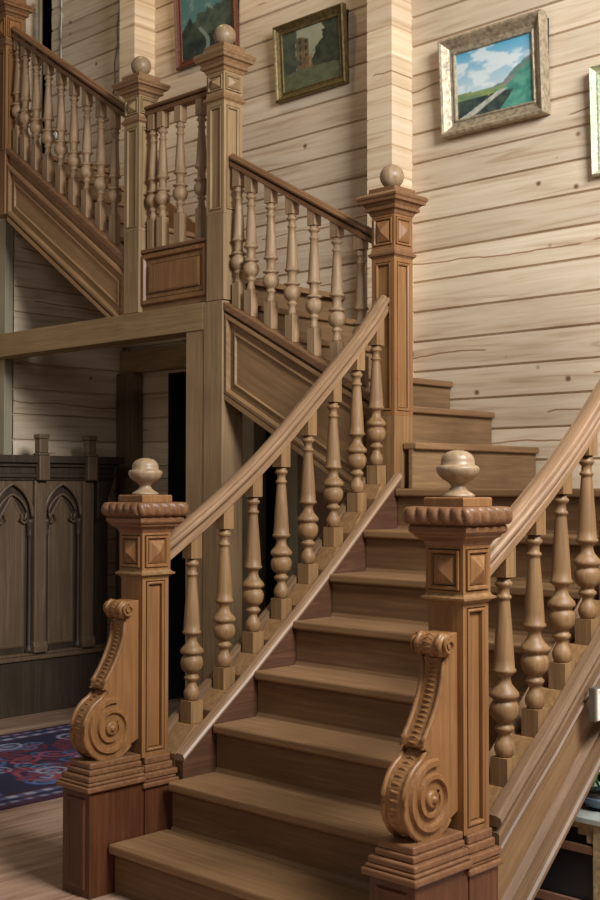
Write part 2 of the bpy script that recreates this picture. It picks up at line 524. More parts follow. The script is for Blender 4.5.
# rooms behind the two doorways, their darkness painted in with near-black walls
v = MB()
v.box(DX0 - .002, DX0 + .012, YB - .012, YB + .2, 0, DZ).box(DX1 - .012, DX1 + .002, YB + .052, YB + .2, 0, DZ).box(DX0, DX1, YB - .004, YB + .2, DZ - .012, DZ + .002)  # black linings added over the reveals so the opening stays dark
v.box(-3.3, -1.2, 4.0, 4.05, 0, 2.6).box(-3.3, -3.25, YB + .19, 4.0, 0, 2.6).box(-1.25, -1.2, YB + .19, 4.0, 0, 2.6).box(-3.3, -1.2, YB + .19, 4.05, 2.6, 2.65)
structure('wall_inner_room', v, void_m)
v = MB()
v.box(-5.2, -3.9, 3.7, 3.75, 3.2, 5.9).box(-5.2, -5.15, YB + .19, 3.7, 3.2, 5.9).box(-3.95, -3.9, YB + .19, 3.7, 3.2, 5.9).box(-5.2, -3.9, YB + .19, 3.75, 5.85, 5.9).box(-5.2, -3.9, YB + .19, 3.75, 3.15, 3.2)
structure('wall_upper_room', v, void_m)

# door casings: jambs of the dark doorway under the stair, and its head beam
d = MB()
d.box(-2.14, -2.03, YB - 0.06, YB + 0.05, 0, DZ).box(DX1 - 0.115, DX1 + 0.01, YB - 0.06, YB + 0.05, 0, DZ)
dj = structure('door_1', d, grey_z, 0.004)
d = MB(); d.box(-3.385, -1.5, YB - 0.07, YB - 0.006, 2.245, 2.405)
structure('trim_1', d, dull_x, 0.006)
d = MB(); d.box(-3.385, -3.20, YB - 0.10, YB - 0.006, 0, 2.245)
structure('trim_2', d, cabinet_m, 0.006)
d = MB(); d.box(UX0 + .17, UX0 + .19, YB + .02, YB + .04, 3.9, 5.3)
structure('light_gap_strip', d, grey_z)  # thin pale strip standing in for a gap of light in the doorway

# ends of the log cross walls standing out of the back wall
for i, (xa, xb, za, zb) in enumerate(((-0.985, -0.804, 1.0, 6.2), (-3.258, -3.092, 3.2, 6.2))):
    st = MB()
    p = 0.169
    k = math.floor((za - 2.177) / p)
    while 2.177 + k * p < zb:
        a, b = 2.177 + k * p, 2.177 + (k + 1) * p
        st.sqstack([(0, 0)], 0, 0, 0) if False else None
        y0, y1 = YB - 0.182, YB + 0.01
        g, e = 0.005, 0.006
        vs = []
        for (ins, z) in ((e, a), (0, a + g), (0, b - g), (e, b)):
            vs += [(xa + ins, y1, z), (xa + ins, y0 + ins * .6, z), (xb - ins, y0 + ins * .6, z), (xb - ins, y1, z)]
        fs = []
        for q in range(3):
            for c in range(3):
                fs.append((q * 4 + c, q * 4 + c + 1, q * 4 + 5 + c, q * 4 + 4 + c))
        st.add(vs, fs)
        k += 1
    structure('trim_%d' % (3 + i), st, log_end)

# main beam under the gallery landing, posts that carry it
b = MB(); b.box(-3.62, -1.358, 1.607, 1.76, 2.284, 2.432)
structure('trim_5', b, dull_x, 0.004)
b = MB(); b.box(-1.503, -1.360, 1.612, 1.76, 0, 2.284)
structure('trim_6', b, dull_z, 0.004)
b = MB(); b.box(-1.356, -1.209, 1.607, 1.757, 0, 2.43)
structure('trim_7', b, dull_z, 0.004)
b = MB(); b.box(-3.54, -3.402, 1.70, 1.762, 0, 2.283); b.box(-3.54, -3.402, 1.70, 1.762, 2.433, 3.20)
structure('trim_8', b, grey_z, 0.004)
# boarding that closes the space below the quarter landing
b = MB(); b.box(-0.74, -0.20, 1.78, 1.81, 0, 1.42)
structure('wall_boarding', b, red_z)

# ------------------------------------------------------------------ lower flight
fl = thing('stair_flight', 'broad lower flight of worn oak steps rising between the two scroll newel posts', 'staircase', (0.6, 0.0, 0.0), 'flights of the staircase')
for n in range(1, 8):
    y = (n - 1) * G
    x0, x1 = (0.0, 1.222)
    if n == 1:
        x0, x1, y = -0.028, 1.248, -0.03
    t = MB(); t.box(x0, x1, y, n * G + 0.024, n * R - 0.035, n * R)
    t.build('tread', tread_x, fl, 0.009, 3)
for n in range(1, 9):
    y = (n - 1) * G + 0.024
    x0, x1 = (0.001, 1.221)
    if n == 1:
        x0, x1, y = -0.026, 1.246, 0.0
    t = MB(); t.box(x0, x1, y, y + 0.02, (n - 1) * R if n == 1 else (n - 1) * R, n * R - 0.036)
    if n > 1:
        t.prism([(x0, y, (n - 1) * R), (x0, y - 0.012, (n - 1) * R), (x0, y, (n - 1) * R + 0.014)], (x1 - x0, 0, 0))
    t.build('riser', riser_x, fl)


def sloped(xa, xb, y0, y1, up, dn):
    """board between two x planes following the nosing line; vertical ends"""
    poly = [(xa, y0, max(0, nz(y0) + dn)), (xa, y1, max(0, nz(y1) + dn)), (xa, y1, nz(y1) + up), (xa, y0, nz(y0) + up)]
    if nz(y0) + dn < 0:
        yk = (0 - dn) / SL - G
        yk = G * (-dn / R - 1)
        poly = [(xa, y0, 0), (xa, yk, 0)] + poly[1:]
    return poly, (xb - xa, 0, 0)


S0, S1 = 0.2985, 1.598


def lerp_table(tab, y):
    if y <= tab[0][0]:
        return tab[0][1]
    for (ya, a), (yb, b_) in zip(tab[:-1], tab[1:]):
        if y <= yb:
            f = (y - ya) / (yb - ya)
            return a + (b_ - a) * f
    return tab[-1][1]


# the rails and strings of the old stair hang a little between the posts
SAG_R = [(0.27, .036), (.34, .022), (.42, .007), (.5, -.008), (.6, -.023), (.7, -.034), (.8, -.041), (.9, -.042), (1.0, -.036), (1.1, -.028), (1.2, -.021), (1.37, -.004), (1.5, .018), (1.605, .052)]
SAG_B = [(0.29, .008), (.44, -.003), (.61, -.032), (.77, -.036), (.936, -.046), (1.1, -.042), (1.26, -.022), (1.42, 0), (1.6, .018)]
BY = [0.439, 0.610, 0.771, 0.936, 1.100, 1.262, 1.420, 1.556]
YS = [S0 + (S1 - S0) * i / 20 for i in range(21)]


def nzs(y, k):
    return nz(y) + k * lerp_table(SAG_B, y)


def loft_board(xa, xb, up, dn, k):
    t = MB()
    t.loft([[(xa, y, max(0, nz(y) + dn)), (xb, y, max(0, nz(y) + dn)), (xb, y, nzs(y, k) + up), (xa, y, nzs(y, k) + up)] for y in YS])
    return t


def loft_profile(xo, side, prof, k):
    """prof of (out, dz) following the string line on the outer face"""
    t = MB()
    t.loft([[(xo + side * o, y, (nzs(y, k) if d > -.15 else nz(y)) + d) for o, d in prof] for y in YS])
    return t


for xa, xb in ((-0.045, -0.003), (1.225, 1.266)):
    loft_board(xa, xb, -0.004, -0.40, 0.45).build('wall_string', red_y, fl)
    t = MB()
    pr = [(xa - .002, -.004), (xb + .006, -.004), (xb + .008, .006), (xb + .002, .016), (xb - .008, .021), (xa + .006, .021), (xa - .002, .014)]
    t.loft([[(x, y, nzs(y, .45) + d) for x, d in pr] for y in YS])
    t.build('string_cap', raily_s, fl)
# outer strings: moulded upper and lower edges with a plain board between
for side, (xa, xb) in ((-1, (-0.1615, -0.1495)), (1, (1.3685, 1.3785))):
    xo = xb if side > 0 else xa
    k = 0.5 if side > 0 else 1.0
    loft_board(xa, xb, 0.02, -0.372, k).build('outer_string', panel_y, fl)
    loft_profile(xo, side, [(-.006, .052), (.022, .052), (.036, .046), (.041, .036), (.038, .026), (.028, .020), (.003, .018), (.003, .004), (.030, .002), (.032, -.004), (.032, -.036), (.028, -.042), (.003, -.044), (.003, -.058), (.020, -.060), (.026, -.068), (.022, -.078), (.006, -.084), (-.006, -.088)], k).build('string_moulding', mould_y, fl)
    loft_profile(xo, side, [(-.006, -.250), (.004, -.254), (.020, -.262), (.024, -.270), (.018, -.279), (.003, -.282), (.003, -.296), (.026, -.298), (.028, -.322), (.003, -.325), (.003, -.339), (.030, -.342), (.038, -.350), (.040, -.360), (.034, -.374), (.024, -.384), (-.006, -.384)], k).build('string_moulding', mould_y, fl)
    t = MB(); t.prism([(xo, S0, nz(S0) - .27), (xo, S0 + .028, nz(S0 + .028) - .27), (xo, S0 + .028, nz(S0 + .028) - .085), (xo, S0, nz(S0) - .085)], (side * .011, 0, 0))
    t.build('string_stile', slope_y, fl, .003)
# stepped blocks between the string boards that the balusters stand on
for xa, xb, sk in ((-0.148, -0.047, 1.0), (1.267, 1.365, 0.5)):
    for k, yb in enumerate(BY):
        ya = S0 if k == 0 else (BY[k - 1] + 0.049)
        ye = yb + 0.048 if k < len(BY) - 1 else S1
        zt = nzs(yb, sk) - 0.001
        t = MB()
        t.prism([(xa, ya, zt - .22), (xa, ye, zt - .22), (xa, ye, zt), (xa, yb - 0.045, zt), (xa, ya, min(zt, nzs(ya, sk) + .012))], (xb - xa, 0, 0))
        t.build('baluster_block', oak_y, fl, 0.003)

# ------------------------------------------------------------------ quarter landing and wall flight
ld = thing('stair_landing', 'square oak landing where the stair turns left at the log wall', 'landing', (0.6, 2.1, 1.44), 'landings of the staircase')
t = MB(); t.box(0.0, 1.222, 1.547, 1.606, 1.405, 1.44).box(-0.03, 2.6, 1.606, YB - 0.012, 1.405, 1.44)
t.build('landing_floor', tread_x, ld, 0.009, 3)
t = MB(); t.box(1.41, 2.6, 1.60, 1.64, 1.1, 1.404)
t.build('fascia', oak_x, ld)
t = MB(); t.box(-0.03, 2.6, 1.66, YB - 0.02, 1.30, 1.404)
t.build('joist', riser_x, ld)

f2 = thing('stair_flight', 'short middle flight of oak steps along the log wall behind the tall corner newel', 'staircase', (-0.6, 2.2, 1.44), 'flights of the staircase')
RX = [0.037, -0.236, -0.509, -0.782, -1.055, -1.328]
RZ = [1.44, 1.652, 1.845, 2.025, 2.213, 2.401, 2.59]
for i, x in enumerate(RX):
    z0, z1 = RZ[i] + .001, RZ[i + 1]
    yf = 1.66 if i < 1 else (1.712 if i < 4 else 1.7455)
    t = MB(); t.box(x - 0.044, x - 0.024, yf, YB - 0.014, z0, z1 - 0.033)
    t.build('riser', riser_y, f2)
    if i < 5:
        t = MB(); t.box(RX[i + 1] - 0.026, x, 1.772 if i < 1 else yf, YB - 0.014, z1 - 0.033, z1)
        if i < 1:
            t.box(-0.043, x, 1.66, 1.772, z1 - 0.033, z1)
        t.build('tread', tread_y, f2, 0.008, 3)


def string_face(xr, xl, top, bot, name, root, fr, mat, y=1.625, th=0.078):
    """closed string running along x with a framed sunk panel on its -y face; top/bot are functions of x"""
    h = lambda x, f: top(x) + (bot(x) - top(x)) * f
    t = MB(); t.prism([(xl, y + 0.012, bot(xl)), (xr, y + 0.012, bot(xr)), (xr, y + 0.012, top(xr)), (xl, y + 0.012, top(xl))], (0, th - 0.012, 0))
    t.build('string_board', mat, root)
    P = [(xl, y + 0.013, h(xl, fr[1])), (xr, y + 0.013, h(xr, fr[1])), (xr, y + 0.013, h(xr, fr[0])), (xl, y + 0.013, h(xl, fr[0]))]
    t = MB(); t.rings(P, (0, -1, 0), [(0.0, 0.012), (0.005, 0.020), (0.020, 0.022), (0.030, 0.012), (0.034, -0.010), (0.038, -0.010), (0.039, 0.002), (0.060, 0.002), (0.061, -0.008), (0.064, -0.008), (0.066, 0.010), (0.074, 0.012), (0.082, -0.002), (0.083, -0.012), (0.087, -0.012), (0.088, -0.006)])
    t.build('string_panel', mat, root)
    t = MB(); t.prism([(xl, y - 0.012, h(xl, 0.06)), (xr, y - 0.012, h(xr, 0.06)), (xr, y - 0.012, top(xr) + 0.012), (xl, y - 0.012, top(xl) + 0.012)], (0, th + 0.026, 0))
    t.build('string_cap', rail_x, root, 0.006, 3)
    t = MB(); t.prism([(xl, y - 0.004, h(xl, 1.0)), (xr, y - 0.004, h(xr, 1.0)), (xr, y - 0.004, h(xr, 0.93)), (xl, y - 0.004, h(xl, 0.93))], (0, 0.02, 0))
    t.build('string_moulding', mat, root, 0.004)


T2 = lambda x: 2.273 - 0.53 * (x + 0.93) - 0.012
B2 = lambda x: 1.811 - 0.545 * (x + 1.04)
string_face(-0.186, -1.207, T2, B2, 'string', f2, (0.085, 0.93), slope_x2)

# upper landing with raised panel
ul = thing('stair_landing', 'small upper landing faced with a raised oak panel between two ball newels', 'landing', (-1.65, 2.1, 2.44), 'landings of the staircase')
t = MB(); t.box(-2.07, -1.302, 1.745, YB - 0.014, 2.5595, 2.59)
t.build('landing_floor', tread_y, ul)
t = MB(); t.box(-1.902, -1.345, 1.637, 1.718, 2.433, 2.765)
t.build('fascia', oak_x, ul)
t = MB(); t.rings([(-1.902, 1.636, 2.468), (-1.346, 1.636, 2.468), (-1.346, 1.636, 2.758), (-1.902, 1.636, 2.758)], (0, -1, 0),
                  [(0.0, 0.006), (0.008, 0.018), (0.026, 0.018), (0.034, 0.004), (0.035, -0.008), (0.039, -0.008), (0.040, 0.003), (0.060, 0.003), (0.061, -0.008), (0.065, -0.008), (0.066, 0.012), (0.074, 0.016), (0.080, 0.016)])
t.build('raised_panel', honey_z, ul)
t = MB(); t.box(-1.902, -1.345, 1.620, 1.73, 2.765, 2.787)
t.build('base_rail', rail_x, ul, 0.005)

f3 = thing('stair_flight', 'topmost flight of oak stairs with a panelled string above the timber beam', 'staircase', (-2.6, 2.1, 2.59), 'flights of the staircase')
for i in range(6):
    x = -2.09 - 0.27 * i
    z0, z1 = 2.59 + 0.187 * i, 2.59 + 0.187 * (i + 1)
    t = MB(); t.box(x - 0.044, x - 0.024, 1.745, YB - 0.014, z0, z1 - 0.033)
    t.build('riser', riser_y, f3)
    t = MB(); t.box(x - 0.296, x, 1.745, YB - 0.014, z1 - 0.033, z1)
    t.build('tread', tread_y, f3, 0.008, 3)
t = MB()
zs = lambda x: 2.59 + 0.187 + 0.6926 * (-2.09 - x)
pts = [(-2.02, 2.60), (-2.02, 2.74), (-2.10, 2.79), (-2.2, 2.86)] + [(-2.4, zs(-2.4) + 0.06), (-3.06, zs(-3.06) + 0.06), (-3.06, zs(-3.06) - 0.3), (-2.2, 2.60)]
t.prism([(x, YB - 0.034, z) for x, z in pts], (0, 0.022, 0))
t.build('wall_string', honey_z, f3)
T3 = lambda x: 3.233 - 0.711 * (x + 2.7) - 0.012
B3 = lambda x: 2.767 - 0.69 * (x + 2.7)
string_face(-2.046, -3.266, T3, B3, 'string', f3, (0.19, 0.90), slope_x3)

# ------------------------------------------------------------------ balusters
PROF_A = [(.022, 0), (.027, .006), (.031, .02), (.032, .03), (.027, .045), (.019, .058), (.0175, .066), (.0178, .07), (.024, .076), (.0305, .084), (.0305, .09), (.024, .096),
          (.021, .102), (.023, .106), (.033, .112), (.041, .125), (.0445, .142), (.0440, .155), (.039, .166), (.034, .170), (.034, .1745), (.038, .178), (.046, .184), (.0465, .190), (.044, .198),
          (.033, .210), (.024, .222), (.0205, .236), (.0215, .246), (.030, .254), (.0375, .260), (.0375, .266), (.033, .271), (.0315, .30), (.028, .36), (.0235, .42), (.0195, .472), (.0185, .480),
          (.0225, .483), (.025, .488), (.0225, .493), (.018, .497), (.0175, .515), (.022, .520), (.027, .526), (.027, .533), (.021, .538), (.021, .55)]
PROF_B = [(.0235, 0), (.0225, .010), (.018, .030), (.016, .040), (.022, 0.0500), (.026, 0.0560), (.022, 0.0620), (.0185, 0.0660), (.022, 0.0710), (.035, 0.0820), (.0425, 0.0980), (.0435, 0.1120),
          (.040, 0.1280), (.031, 0.1400), (.026, 0.1440), (.029, 0.1470), (.041, 0.1510), (.042, 0.1570), (.030, 0.1620), (.0235, 0.1680), (.022, 0.1940), (.024, 0.2120), (.029, 0.2180), (.038, 0.2230), (.038, 0.2290), (.031, 0.2350),
          (.0295, 0.2620), (.026, 0.3320), (.021, 0.4020), (.0185, 0.4370), (.0225, 0.4410), (.0245, 0.4460), (.0225, 0.4510), (.018, 0.4550), (.0175, 0.4720), (.022, 0.4780), (.028, 0.4830), (.028, 0.4900), (.021, 0.4960), (.021, 0.5090)]


def baluster(name, root, cx, cy, zb, zs, prof, zt, half, axis, sl_bot, sl_top, mat, halft=None):
    """square foot from zb to zs, turned shaft, square head up to zt; the foot/head ends follow slopes along axis"""
    halft = halft or half
    t = MB()

    def block(h, z0, z1, s0, s1):
        vs = []
        for z, s in ((z0, s0), (z1, s1)):
            for sx, sy in ((-1, -1), (1, -1), (1, 1), (-1, 1)):
                dd = (sx if axis == 'x' else sy) * h
                vs.append((cx + sx * h, cy + sy * h, z + s * dd))
        t.add(vs, [(0, 3, 2, 1), (4, 5, 6, 7), (0, 1, 5, 4), (1, 2, 6, 5), (2, 3, 7, 6), (3, 0, 4, 7)])
    L = prof[-1][1]
    block(half, zb, zs, sl_bot, 0)
    t.lathe(prof, cx, cy, zs, 18)
    block(halft, zs + L, zt, 0, sl_top)
    return t.build(name, mat, root)


RAILP = [(-0.026, 0), (0.026, 0), (0.03, 0.003), (0.0305, 0.022), (0.027, 0.025), (0.013, 0.0265), (0.013, 0.033), (0.029, 0.0345), (0.036, 0.04), (0.0365, 0.048), (0.031, 0.054), (0.021, 0.0555), (0.021, 0.058), (0.017, 0.062), (0.009, 0.0655), (0, 0.067), (-0.009, 0.0655), (-0.017, 0.062), (-0.021, 0.058), (-0.021, 0.0555), (-0.031, 0.054), (-0.0365, 0.048), (-0.036, 0.04), (-0.029, 0.0345), (-0.013, 0.033), (-0.013, 0.0265), (-0.027, 0.025), (-0.0305, 0.022), (-0.03, 0.003)]


def handrail(root, a, b, mat, sx=1.0, sz=1.0):
    a, b = Vector(a), Vector(b)
    side = Vector((b.y - a.y, -(b.x - a.x), 0)).normalized()
    t = MB()
    t.prism([a + side * (u * sx) + Vector((0, 0, w * sz)) for u, w in RAILP], b - a)
    return t.build('handrail', mat, root)


RB = lambda y: 1.626 + SL * (y - 0.9) + lerp_table(SAG_R, y)      # underside of the lower flight's handrails
for X, sk, lab in ((X1, 1.0, 'oak balustrade of turned spindles on the far side of the lower flight'),
                   (X2, 0.5, 'oak balustrade of turned spindles nearest the viewer, rising past the frame edge')):
    br = thing('stair_balustrade', lab, 'balustrade', (X, 0.9, nz(0.9)), 'balustrades of the staircase')
    t = MB()
    ys = [0.2785 + (1.602 - 0.2785) * i / 26 for i in range(27)]
    t.loft([[(X - u * 1.216, y, RB(y) + w * 1.3) for u, w in RAILP] for y in ys])
    t.build('handrail', raily_s, br)
    for k, y in enumerate(BY):
        zb = nzs(y, sk)
        zt = RB(y) + 0.006
        s_top = (RB(y + .03) - RB(y - .03)) / .06
        baluster('baluster', br, X, y, zb, zb + 0.085, PROF_A, zt, 0.031, 'y', 0, s_top, spindle_m, 0.027)

br = thing('stair_balustrade', 'sloping balustrade of pale turned spindles from the corner newel up to the landing', 'balustrade', (-0.7, Y3, 2.2), 'balustrades of the staircase')
R2 = lambda x: 2.864 - 0.562 * (x + 0.7)
handrail(br, (-0.190, Y3, R2(-0.190)), (-1.193, Y3, R2(-1.193)), railx_s, 1.0, 1.08)
T2b = lambda x: T2(x) + 0.012
BX2 = [-1.153, -1.061, -0.915, -0.764, -0.612, -0.460, -0.305]
first = None
for x in BX2:
    zs = T2b(x) + 0.128
    if first is None:
        first = baluster('baluster', br, x, Y3, T2b(x) + 0.002, zs, PROF_B, R2(x) + 0.004, 0.025, 'x', -0.53, -0.562, pale_spindle)
    else:
        c = first.copy(); COL.objects.link(c); c.parent = br; ORG[c.name] = ORG[first.name]
        c.location = (x - BX2[0], 0, T2b(x) - T2b(BX2[0]))

br = thing('stair_balustrade', 'sloping balustrade of turned spindles on the topmost flight over the beam', 'balustrade', (-2.65, Y3, 3.2), 'balustrades of the staircase')
R3 = lambda x: 3.988 - 0.661 * (x + 2.7)
handrail(br, (-2.047, Y3, R3(-2.047)), (-3.262, Y3, R3(-3.262)), railx_s, 1.0, 1.25)
T3b = lambda x: T3(x) + 0.012
BX3 = [-2.212, -2.347, -2.485, -2.617, -2.752, -2.89, -3.02, -3.142, -3.225]
first = None
for x in BX3:
    zs = T3b(x) + 0.156
    if first is None:
        first = baluster('baluster', br, x, Y3, T3b(x) + 0.002, zs, PROF_B, R3(x) + 0.004, 0.024, 'x', -0.711, -0.661, pale_spindle)
    else:
        c = first.copy(); COL.objects.link(c); c.parent = br; ORG[c.name] = ORG[first.name]
        c.location = (x - BX3[0], 0, T3b(x) - T3b(BX3[0]))
BX3b = BX3[0]

br = thing('stair_balustrade', 'short level balustrade of four spindles above the raised landing panel', 'balustrade', (-1.64, Y3, 2.787), 'balustrades of the staircase')
handrail(br, (-1.342, Y3, 3.5585), (-1.896, Y3, 3.5585), rail_x, 1.0, 0.95)
for k, x in enumerate((-1.857, -1.776, -1.625, -1.448)):
    baluster('baluster', br, x, Y3, 2.787, 2.961, PROF_B, 3.56, 0.025, 'x', 0, 0, pale_spindle)

# ------------------------------------------------------------------ newel posts
SIDES = ((0, -1), (1, 0), (0, 1), (-1, 0))


def face_quad(cx, cy, h, z0, z1, nx, ny):
    ux, uy = -ny, nx                       # u = z x n
    return [(cx + nx * h - ux * h, cy + ny * h - uy * h, z0), (cx + nx * h + ux * h, cy + ny * h + uy * h, z0),
            (cx + nx * h + ux * h, cy + ny * h + uy * h, z1), (cx + nx * h - ux * h, cy + ny * h - uy * h, z1)]


def panel_post(mb, cx, cy, h, z0, z1, steps, point=False, plain_sides=()):
    for nx, ny in SIDES:
        mb.rings(face_quad(cx, cy, h, z0, z1, nx, ny), (nx, ny, 0), [(0.0, 0.0)] if (nx, ny) in plain_sides else steps, point)
    mb.add([(cx - h, cy - h, z0), (cx + h, cy - h, z0), (cx + h, cy + h, z0), (cx - h, cy + h, z0)], [(0, 3, 2, 1)])
    mb.add([(cx - h, cy - h, z1), (cx + h, cy - h, z1), (cx + h, cy + h, z1), (cx - h, cy + h, z1)], [(0, 1, 2, 3)])


URN = [(.050, 0), (.050, .006), (.042, .012), (.028, .020), (.021, .030), (.021, .036), (.030, .044), (.046, .054), (.058, .066), (.063, .078), (.0635, .086), (.060, .091), (.053, .094), (.0495, .096),
       (.0495, .108), (.047, .117), (.040, .127), (.029, .134), (.014, .138), (.001, .139)]


def ball_profile(r, foot):
    p = [(foot + .012, 0), (foot + .010, .005), (foot, .010)]
    zc = .010 + math.sqrt(max(1e-6, r * r - foot * foot))
    a0 = math.asin(foot / r)
    for i in range(15):
        a = math.pi - a0 - (math.pi - a0 - 0.01) * i / 14
        p.append((r * math.sin(a), zc + r * math.cos(a)))
    return p


def gadroon_ring(mb, cx, cy, z0, z1, hin, hout, lobes=9):
    """cushion moulding with slanting lobes round a square cap"""
    rc = 0.035                                   # corner radius
    path = []
    n_side, n_c = lobes * 8, 10
    L = hout - rc
    for s in range(4):
        ang = s * math.pi / 2
        for i in range(n_side):
            u = -L + 2 * L * i / n_side
            path.append((u, -hout, s, 0.0, 1.0))
        for i in range(n_c):
            path.append((L, -L, s, (i / n_c) * math.pi / 2, 0.0))
    pts = []
    dist = 0.0
    prev = None
    for (u, w, s, ca, st) in path:
        if st:
            base, nrm = (u, -L), (0.0, -1.0)
        else:
            base, nrm = (L, -L), (math.sin(ca), -math.cos(ca))
        c, d = math.cos(s * math.pi / 2), math.sin(s * math.pi / 2)
        bx, by = base[0] * c - base[1] * d, base[0] * d + base[1] * c
        nx, ny = nrm[0] * c - nrm[1] * d, nrm[0] * d + nrm[1] * c
        p = (bx + nx * rc, by + ny * rc)
        if prev:
            dist += math.hypot(p[0] - prev[0], p[1] - prev[1])
        prev = p
        pts.append((bx, by, nx, ny, dist))
    total = dist + 0.004
    period = total / round(total / (2 * hout / lobes))
    b = len(mb.v)
    m = 11
    hz = (z1 - z0) / 2
    for (bx, by, nx, ny, ds) in pts:
        for j in range(m):
            a = -math.pi / 2 + math.pi * j / (m - 1)
            ph = (ds / period + 0.55 * j / (m - 1)) * math.pi
            k = abs(math.sin(ph))
            amp = 0.52 + 0.48 * k ** 0.5
            rr = rc * (0.15 + 0.85 * math.cos(a) ** 0.55 * amp) if abs(math.cos(a)) > 1e-6 else rc * 0.15
            mb.v.append((cx + bx + nx * rr, cy + by + ny * rr, (z0 + z1) / 2 + hz * math.sin(a)))
    n = len(pts)
    for i in range(n):
        i2 = (i + 1) % n
        for j in range(m - 1):
            mb.f.append([b + i * m + j, b + i2 * m + j, b + i2 * m + j + 1, b + i * m + j + 1]); mb.s.append(True)
    mb.f.append([b + i * m for i in range(n)][::-1]); mb.s.append(False)
    mb.f.append([b + i * m + m - 1 for i in range(n)]); mb.s.append(False)


def scroll_outline():
    """(y, z) relative to the post centre plane: big volute below, small curl above"""
    return None


def spiral_relief(mb, x, sgn, cy, cz, r0, r1, turns, width, h, a0, direction=1, n=56):
    """raised spiral fillet on a side face x"""
    prev = None
    for i in range(n + 1):
        f = i / n
        a = a0 + direction * f * turns * 2 * math.pi
        r = r0 + (r1 - r0) * f
        w = width * (1 - 0.45 * f)
        p0 = (cy + (r + w / 2) * math.cos(a), cz + (r + w / 2) * math.sin(a))
        p1 = (cy + (r - w / 2) * math.cos(a), cz + (r - w / 2) * math.sin(a))
        cur = [(x, p0[0], p0[1]), (x + sgn * h, p0[0] + (p1[0] - p0[0]) * .2, p0[1] + (p1[1] - p0[1]) * .2), (x + sgn * h, p0[0] + (p1[0] - p0[0]) * .8, p0[1] + (p1[1] - p0[1]) * .8), (x, p1[0], p1[1])]
        b = len(mb.v)
        mb.v.extend(cur)
        if prev is not None:
            for k in range(3):
                mb.f.append([prev + k, prev + k + 1, b + k + 1, b + k]); mb.s.append(False)
        prev = b


